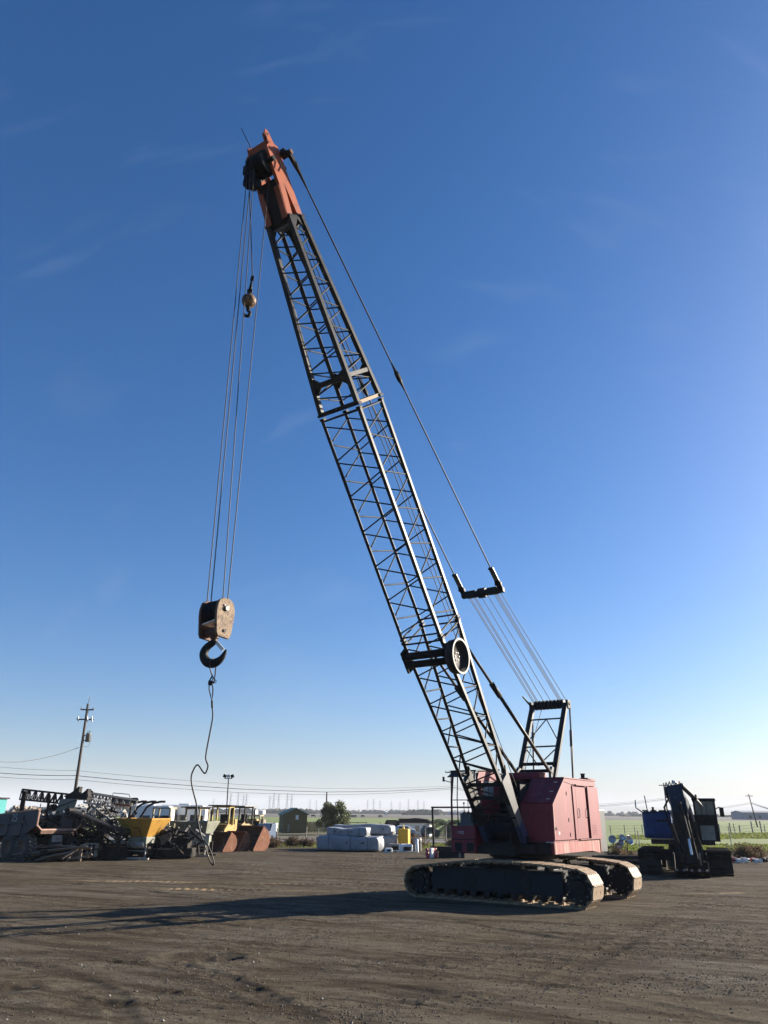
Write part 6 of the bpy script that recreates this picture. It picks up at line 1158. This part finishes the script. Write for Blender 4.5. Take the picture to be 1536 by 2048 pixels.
# palm
Y = 88; x = gx(899, Y); o = empty('palm_tree', (x, Y, 0)); tag(o, 'short palm tree behind the pipe frame and crane cab', 'tree'); H = S(900, 1650, Y).z
MB().path([(0, 0, 0), (.05, 0, H * .5), (0, 0, H)], [.42, .36, .40], 10).build('trunk', M_PLANK, o)
rg = random.Random(8)
for k in range(34):
    a = rg.uniform(0, 6.28); e = rg.uniform(-.2, 1.2); L = rg.uniform(2.0, 2.9); q = MB(); pts = []
    for i in range(9):
        u = i / 8; pts.append(Vector((math.cos(a) * L * u * math.cos(e * (1 - u)), math.sin(a) * L * u * math.cos(e * (1 - u)), L * (math.sin(e) * u - .75 * u * u))))
    for i in range(8):
        p0, p1 = pts[i], pts[i + 1]; d = (p1 - p0).normalized(); s = d.cross(Vector((0, 0, 1))).normalized(); w_ = .62 * math.sin(math.pi * (i + 1.2) / 9.6)
        for sg in (-1, 1):
            for j in (0, .5): b = p0.lerp(p1, j); q.add([b, b + d * .09, b + s * sg * w_ + d * .22 - Vector((0, 0, w_ * .5))], [(0, 1, 2)])
    q.path(pts, .015, 3); o2 = q.build('frond', mat('palm_green', (.03, .046, .016), (.05, .062, .026), 2, .5, leaf=.25), o); o2.location = (0, 0, H)
# fences: posts and wires
def fence_line(label_p, label_w, pxs, Y0, Y1, h, r_=.05, wires=(.35, .75, 1.1), group='fence posts'):
    tops = []
    for k, px in enumerate(pxs):
        Y = Y0 + (Y1 - Y0) * k / max(1, len(pxs) - 1); x = gx(px, Y); z = 0 if Y > 300 else max(0, berm(x, Y) if (Y < 112 and x > gx(1232, 60)) else 0)
        hh = h * rnd.uniform(.9, 1.12); ln = rnd.uniform(-.06, .06)
        o = MB().tube((0, 0, -.1), (ln, 0, hh), r_, 7).build('fence_post', M_POST); o.location = (x, Y, z); tag(o, ORD[k] + ' ' + label_p, 'fence post', group); tops.append(Vector((x, Y, z)))
    o = empty('wire_fence', tops[0]); tag(o, label_w, 'fence')
    for w_ in wires: MB().path([t + Vector((0, 0, w_)) - tops[0] for t in tops], .012, 4).build('strand', M_WIRE, o)
fence_line('post from the left on the near roadside wire fence', 'thin wire fence along the near side of the road', (470, 512, 553, 611, 700, 790, 850, 893, 960, 1060, 1180), 70, 70, 1.35)
fence_line('post from the left on the far roadside wire fence', 'thin wire fence along the far side of the road', (420, 470, 520, 547, 637, 700, 760, 830, 915, 990, 1070, 1150, 1222, 1250, 1285, 1330, 1400, 1470, 1530), 104, 112, 1.3, .06, group='far road fence posts')
fence_line('post from the left on the fence over the green rise', 'wire fence over the green rise at right', (1395, 1425, 1440, 1462, 1480, 1506, 1524, 1545), 118, 108, 1.5, .09, group='green rise fence posts')
for px, Y, h in ((1274, 66, 1.7), (1281, 58, 1.5), (1466, 55, 1.9)):
    o = MB().tube((0, 0, 0), (-.05, 0, h), .03, 6).build('steel_stake', M_POST); o.location = (gx(px, Y), Y, 0); tag(o, {1274: 'thin steel stake in the grass just left of the excavator', 1281: 'thin stake close to the excavator track on its left', 1466: 'tall thin stake right of the excavator track'}[px], 'stake')
# board fence and sheds behind the tree
Y = 110; o = empty('board_fence', (gx(612, Y), Y, 0)); tag(o, 'weathered board fence between shed and round tree', 'fence')
for k in range(26): MB().box((.16 * k, 0, .68 + .06 * math.sin(k * 2.3)), (.14, .05, 1.3)).build('board', M_PLANK if k % 5 else M_PALES, o)
MB().bar((0, .05, .9), (4.1, .05, .9), .06).build('rail', M_PLANK, o)
# parked wrecks and hut beyond the road
def vehicle(px, Y, L, h, label, m, rz=0, cat='vehicle'):
    o = empty('parked_vehicle', (gx(px, Y), Y, 0), rz); tag(o, label, cat, 'vehicles beyond the road')
    MB().plate([(-L / 2, 0, .35), (L / 2, 0, .35), (L / 2, 0, .8), (L * .32, 0, .88), (L * .18, 0, h), (-L * .28, 0, h), (-L * .42, 0, .95), (-L / 2, 0, .9)], (0, 1, 0), 1.6).build('body', m, o, bevel=.08)
    MB().box((-.04 * L, -.82, h - .28), (L * .38, .03, .34)).build('window', M_DARKG, o)
    for x in (-L * .32, L * .32): wheel(o, (x, -.7, .32), .32, .2, (0, 1, 0), False)
vehicle(786, 98, 2.9, 1.75, 'dark pickup parked beyond the road above the yellow tank', M_SCRAP); vehicle(812, 106, 3.4, 1.9, 'yellow van parked beyond the road', mat('van_ochre', (.32, .26, .10))); vehicle(808, 93, 2.6, 1.2, 'white car parked beyond the road', M_WHITE); vehicle(860, 92, 2.2, 1.1, 'pale grey wrecked car near the palm tree', M_PALES)
o = empty('hut', (gx(832, 97), 97, 0), R(-10)); tag(o, 'low pale hut with dark curved roof beyond the road', 'hut'); MB().box((0, 0, .75), (3.6, 2.4, 1.5)).build('wall', M_RV, o); MB().lathe([(-1.4, 0), (-1.4, 2.3), (1.4, 2.3), (1.4, 0)], (0, 0, 0), (0, 1, 0), 28).build('roof', M_SCRAP, o) if False else MB().plate([(-2.2, 0, 1.45), (2.2, 0, 1.45), (1.6, 0, 1.85), (0, 0, 2.0), (-1.6, 0, 1.85)], (0, 1, 0), 3.0).build('roof', M_SCRAP, o)
for x in (-1.0, .3, 1.2): MB().box((x, -1.22, .85), (.5, .04, .6)).build('window', M_DARKG, o)
Y = 93; o = empty('long_trailer', (gx(530, Y), Y, 0)); tag(o, 'pale low trailer stacked with junk left of the shed', 'trailer'); MB().box((0, 0, .9), (2.6, 1.8, .9)).build('box', M_RV, o); MB().box((-.9, 0, 1.5), (1.6, 1.4, .5)).build('load', M_PLANK, o, bevel=.1); MB().box((0, 0, .3), (2.3, 1.5, .3)).build('chassis', M_SCRAP, o)
# pipe gate on the far side of the road
Y = 108; o = empty('field_gate', (gx(716, Y), Y, 0)); tag(o, 'grey pipe gate into the green field above the tarp bundles', 'gate'); w_ = gx(752, Y) - gx(716, Y)
for z in (.35, .8, 1.3): rod('rail', (-w_ / 2, 0, z), (w_ / 2, 0, z), .045, M_PALES, o)
for x in (-.5, 0, .5): rod('upright', (x * w_, 0, 0), (x * w_, 0, 1.4), .05, M_PALES, o)

# scrubby plants along the yard edge
def dry_bush(px, Y, h, w_, label, seed, c1=(.09, .06, .036), c2=(.14, .10, .06), n=420, name='dry_bush', group='dry bushes'):
    rg = random.Random(seed); q = MB()
    for k in range(n):
        a = rg.uniform(0, 6.28); e = rg.uniform(.25, 1.5); L = h * rg.uniform(.5, 1.1); d = Vector((math.cos(a) * math.cos(e) * w_ / h, math.sin(a) * math.cos(e), math.sin(e))) * L
        b = Vector((rg.gauss(0, .12) * w_, rg.gauss(0, .12), 0)); m_ = b + d * .55 + Vector((rg.gauss(0, .05), rg.gauss(0, .05), rg.gauss(0, .03))); e_ = b + d; s = Vector((rg.gauss(0, 1), rg.gauss(0, 1), 0)).normalized() * .012
        q.add([b - s, b + s, m_ + s, m_ - s], [(0, 1, 2, 3)]); q.add([m_ - s, m_ + s, e_], [(0, 1, 2)])
        for j in range(2): t = m_.lerp(e_, rg.random()); q.add([t, t + Vector((rg.gauss(0, .06), rg.gauss(0, .06), .05)), t + Vector((rg.gauss(0, .05), rg.gauss(0, .05), .09))], [(0, 1, 2)])
    o = q.build(name, mat('twigs_' + str(c1), c1, c2, 3, .9, leaf=.35)); o.location = (gx(px, Y), Y, 0); tag(o, label, 'bush', group)
for px, Y, h, w_, lb in ((832, 62, 1.1, 1.3, 'brown dry bush right of the yellow tank'), (545, 62, .8, 1.0, 'brown dry bush right of the small blue truck'), (585, 66, .7, 1.4, 'low dry bush in front of the shed'), (612, 65, .6, 1.2, 'low dry bush left of the tarp bundles'), (1236, 46, .9, 1.0, 'dry bush below the silver reflectors'), (1258, 48, .6, .8, 'small dry bush left of the excavator'), (1488, 52, .9, 1.3, 'dry bush behind the salvaged parts'), (1512, 53, .8, 1.2, 'dry bush at the right edge behind the salvaged parts'), (905, 66, .6, .9, 'dry bush behind the pipe frame')):
    dry_bush(px, Y, h, w_, lb, int(px))
# grass: one mass of blades on the verge and the near field
q = MB(); rg = random.Random(77)
for k in range(15000):
    right = rg.random() < .62
    Y = rg.uniform(61, 100) if right else rg.uniform(61, 75.5)
    px = rg.uniform(1225, 1560) if right else rg.uniform(380, 1240)
    if 75.5 < Y < 86.5: continue
    x = gx(px, Y); z = berm(x, Y) if right else -.06; h = rg.uniform(.05, .20) * (1 if right else .9); a = rg.uniform(0, 3.14); w_ = rg.uniform(.05, .14)
    c_, s_ = math.cos(a) * w_, math.sin(a) * w_; lx = rg.gauss(0, .06)
    q.add([(x - c_, Y - s_, z), (x + c_, Y + s_, z), (x + lx, Y, z + h)], [(0, 1, 2)])
o = q.build('grass', mat('grass_blades', (.085, .130, .018), (.15, .14, .05), .4, .9, world=True, leaf=.55)); tag(o, 'short winter grass on the verge and near field', 'grass', kind='stuff')
# soil windrow along the yard edge
q = []; 
def windrow(x, y): return 0
# cattle
for k, (px, Y) in enumerate(((626, 410), (705, 395), (709, 415), (725, 420), (760, 418))):
    o = empty('cow', (gx(px, Y), Y, 0), rnd.uniform(-.4, .4)); tag(o, 'tiny black cow far out on the green field, ' + ORD[k] + ' from the left', 'cow', 'grazing cattle')
    g = MB().path([(-1.0, 0, 1.05), (-.8, 0, 1.05), (-.2, 0, .98), (.5, 0, 1.05), (.85, 0, 1.12), (1.15, 0, .95), (1.35, 0, .55), (1.5, 0, .35)], [.1, .32, .38, .36, .28, .17, .15, .08], 8)
    for x in (-.7, .6):
        for y in (-.18, .18): g.path([(x, y, .9), (x + .03, y, .45), (x, y, 0)], [.13, .08, .06], 6)
    g.path([(-1.0, 0, 1.2), (-1.1, 0, .6)], .03, 4); g.build('body', mat('black_hide', (.02, .018, .016)), o, True)
# transmission towers in the haze
def pylon_mesh():
    q = MB()
    for s in (-1, 1):
        for y in (-1, 1): q.bar((s * 4, y * 4, 0), (s * 1.1, y * 1.1, 30), .42); q.bar((s * 1.1, y * 1.1, 30), (s * .5, y * .5, 45), .36)
    for z0, z1 in ((0, 9), (9, 17), (17, 24), (24, 30), (30, 38), (38, 45)):
        w0 = 4 - 2.9 * min(z0, 30) / 30; w1 = 4 - 2.9 * min(z1, 30) / 30
        for y in (-1, 1): q.bar((-w0, y * w0, z0), (w1, y * w1, z1), .26); q.bar((w0, y * w0, z0), (-w1, y * w1, z1), .26)
    for z, w_ in ((31, 9), (37.5, 7.5), (44, 5.5)):
        for y in (-.6, .6): q.bar((-w_, 0, z), (w_, 0, z), .34); q.bar((-w_, 0, z), (0, y, z + 1.8), .24); q.bar((w_, 0, z), (0, y, z + 1.8), .24)
    me = bpy.data.meshes.new('pylon_lattice'); me.from_pydata(q.v, [], q.f); me.update(); me.materials.append(mat('grey_lattice', (.26, .27, .28))); return me  # tower steel paled in colour to add to the haze fade
pm = pylon_mesh()
for k, (px, Y) in enumerate(sorted(((459, 2000), (474, 2000), (485, 2150), (491, 2100), (538, 2300), (546, 1950), (556, 2050), (573, 2000), (582, 2050), (619, 2900), (632, 3100), (735, 2900), (747, 2700), (760, 3000), (783, 3100), (800, 3200), (817, 2700), (836, 2800), (848, 3000), (425, 2900)))):
    o = bpy.data.objects.new('transmission_tower', pm); COL.objects.link(o); Y *= 1.5; o.scale = (1.5, 1.5, 1.5); o.location = (gx(px, Y), Y, 0); o.rotation_euler = (0, 0, .3 + .1 * (k % 3)); tag(o, 'hazy lattice transmission tower on the horizon, ' + ORD[k] + ' from the left', 'pylon', 'transmission towers')
# far tree belts, buildings, hills
q = MB(); rg = random.Random(44)
for Y, a, b, n, h in ((1300, 20, 620, 260, 9), (1600, 560, 1000, 230, 9), (1150, 820, 880, 60, 9), (1900, 300, 1300, 300, 11), (1500, 1240, 1540, 120, 6)):
    for k in range(n):
        px = rg.uniform(a, b); x = gx(px, Y); hh = h * rg.uniform(.3, 1.0); w_ = rg.uniform(5, 14)
        vs = []
        for i in range(7): an = i * math.pi / 6; vs.append((x - math.cos(an) * w_ * rg.uniform(.8, 1.1), Y + rg.uniform(-6, 6), hh * math.sin(an) * rg.uniform(.75, 1.1)))
        q.add([(x, Y - 5, hh * .5)] + vs + [(x, Y + 5, 0)], [(0, i, i + 1) for i in range(1, 7)] + [(8, i + 1, i) for i in range(1, 7)])
o = q.build('far_tree_belt', mat('far_trees', (.075, .08, .055), (.10, .10, .07), .01, .95, world=True)); tag(o, 'distant belts of dark trees along the horizon', 'trees', kind='stuff')
for px0, px1, Y, h, lb in ((1474, 1560, 620, 6.5, 'long low grey warehouse on the horizon at far right'), (505, 513, 900, 5, 'tiny white farm building on the horizon left of the shed'), (520, 528, 950, 5, 'second tiny white farm building near the shed'), (770, 776, 1100, 5, 'tiny white building on the horizon above the tarp bundles'), (895, 925, 1300, 6, 'faint pale building on the horizon left of the crane cab')):
    x0, x1 = gx(px0, Y), gx(px1, Y); o = empty('far_building', ((x0 + x1) / 2, Y, 0)); tag(o, lb, 'building'); m = mat('hazed_cladding', (.34, .35, .36)) if 'grey' in lb or 'faint' in lb else M_WHITE  # grey cladding paled, haze put into its colour
    MB().box((0, 0, h * .4), (x1 - x0, 20, h * .8)).build('wall', m, o); MB().plate([(0, -10.6, h * .8), (0, 10.6, h * .8), (0, 0, h)], (1, 0, 0), (x1 - x0) * 1.03).build('roof', m, o)
    for k in range(4): MB().box(((k - 1.5) * (x1 - x0) * .22, -10.05, h * .3), ((x1 - x0) * .06, .1, h * .35)).build('door', M_SCRAP, o)
def ridge(name, Y, a, b, h, seed, depth=900):
    rg = np.random.default_rng(seed); n = 90; X = np.linspace(a, b, n); t = np.linspace(0, 1, n); env = np.clip(np.minimum(t, 1 - t) * 6, 0, 1) ** .7
    prof = h * env * (.62 + .35 * fbm(t * 6 + seed, t * 0 + seed, 4) + .16 * fbm(t * 22 + seed, t * 0, 2)); v = []; f = []
    for i in range(n):
        for j, u in enumerate((0, .18, .4, .7, 1)): v.append((X[i], Y + depth * (u - .5), -0.5 + max(0, prof[i]) * math.sin(math.pi * u) ** .8 if 0 < u < 1 else -1.0))
    for i in range(n - 1):
        for j in range(4): p = i * 5 + j; f.append((p, p + 1, p + 6, p + 5))
    o = MB().add(v, f).build(name, mat('hazed_dry_hills', (.30, .27, .20), (.24, .22, .16), .004, .95, world=True), None, True); tag(o, kind='structure')  # hill colour lightened so part of the haze fade is painted in
ridge('hills', 5000, 900, 6200, 44, 4); ridge('hills', 7800, 300, 9800, 110, 9, 2000); ridge('hills', 10500, -2000, 12400, 170, 12, 2400)

# ------------------------------------------------------------------ valley haze
hz = MB(); hz.hexa([(-13000, -400, -1.2), (13000, -400, -1.2), (13000, 12500, -1.2), (-13000, 12500, -1.2), (-13000, -400, 185), (13000, -400, 185), (13000, 12500, 185), (-13000, 12500, 185)])
hm = bpy.data.materials.new('haze'); hm.use_nodes = True; n = hm.node_tree; n.nodes.clear()
pv = n.nodes.new('ShaderNodeVolumePrincipled'); pv.inputs['Color'].default_value = (.86, .92, 1.0, 1); pv.inputs['Density'].default_value = 1.35e-4; pv.inputs['Anisotropy'].default_value = 0.0
om = n.nodes.new('ShaderNodeOutputMaterial'); n.links.new(pv.outputs['Volume'], om.inputs['Volume'])
ho_ = hz.build('haze', hm); tag(ho_, 'pale valley haze over the whole plain', 'haze', kind='stuff')
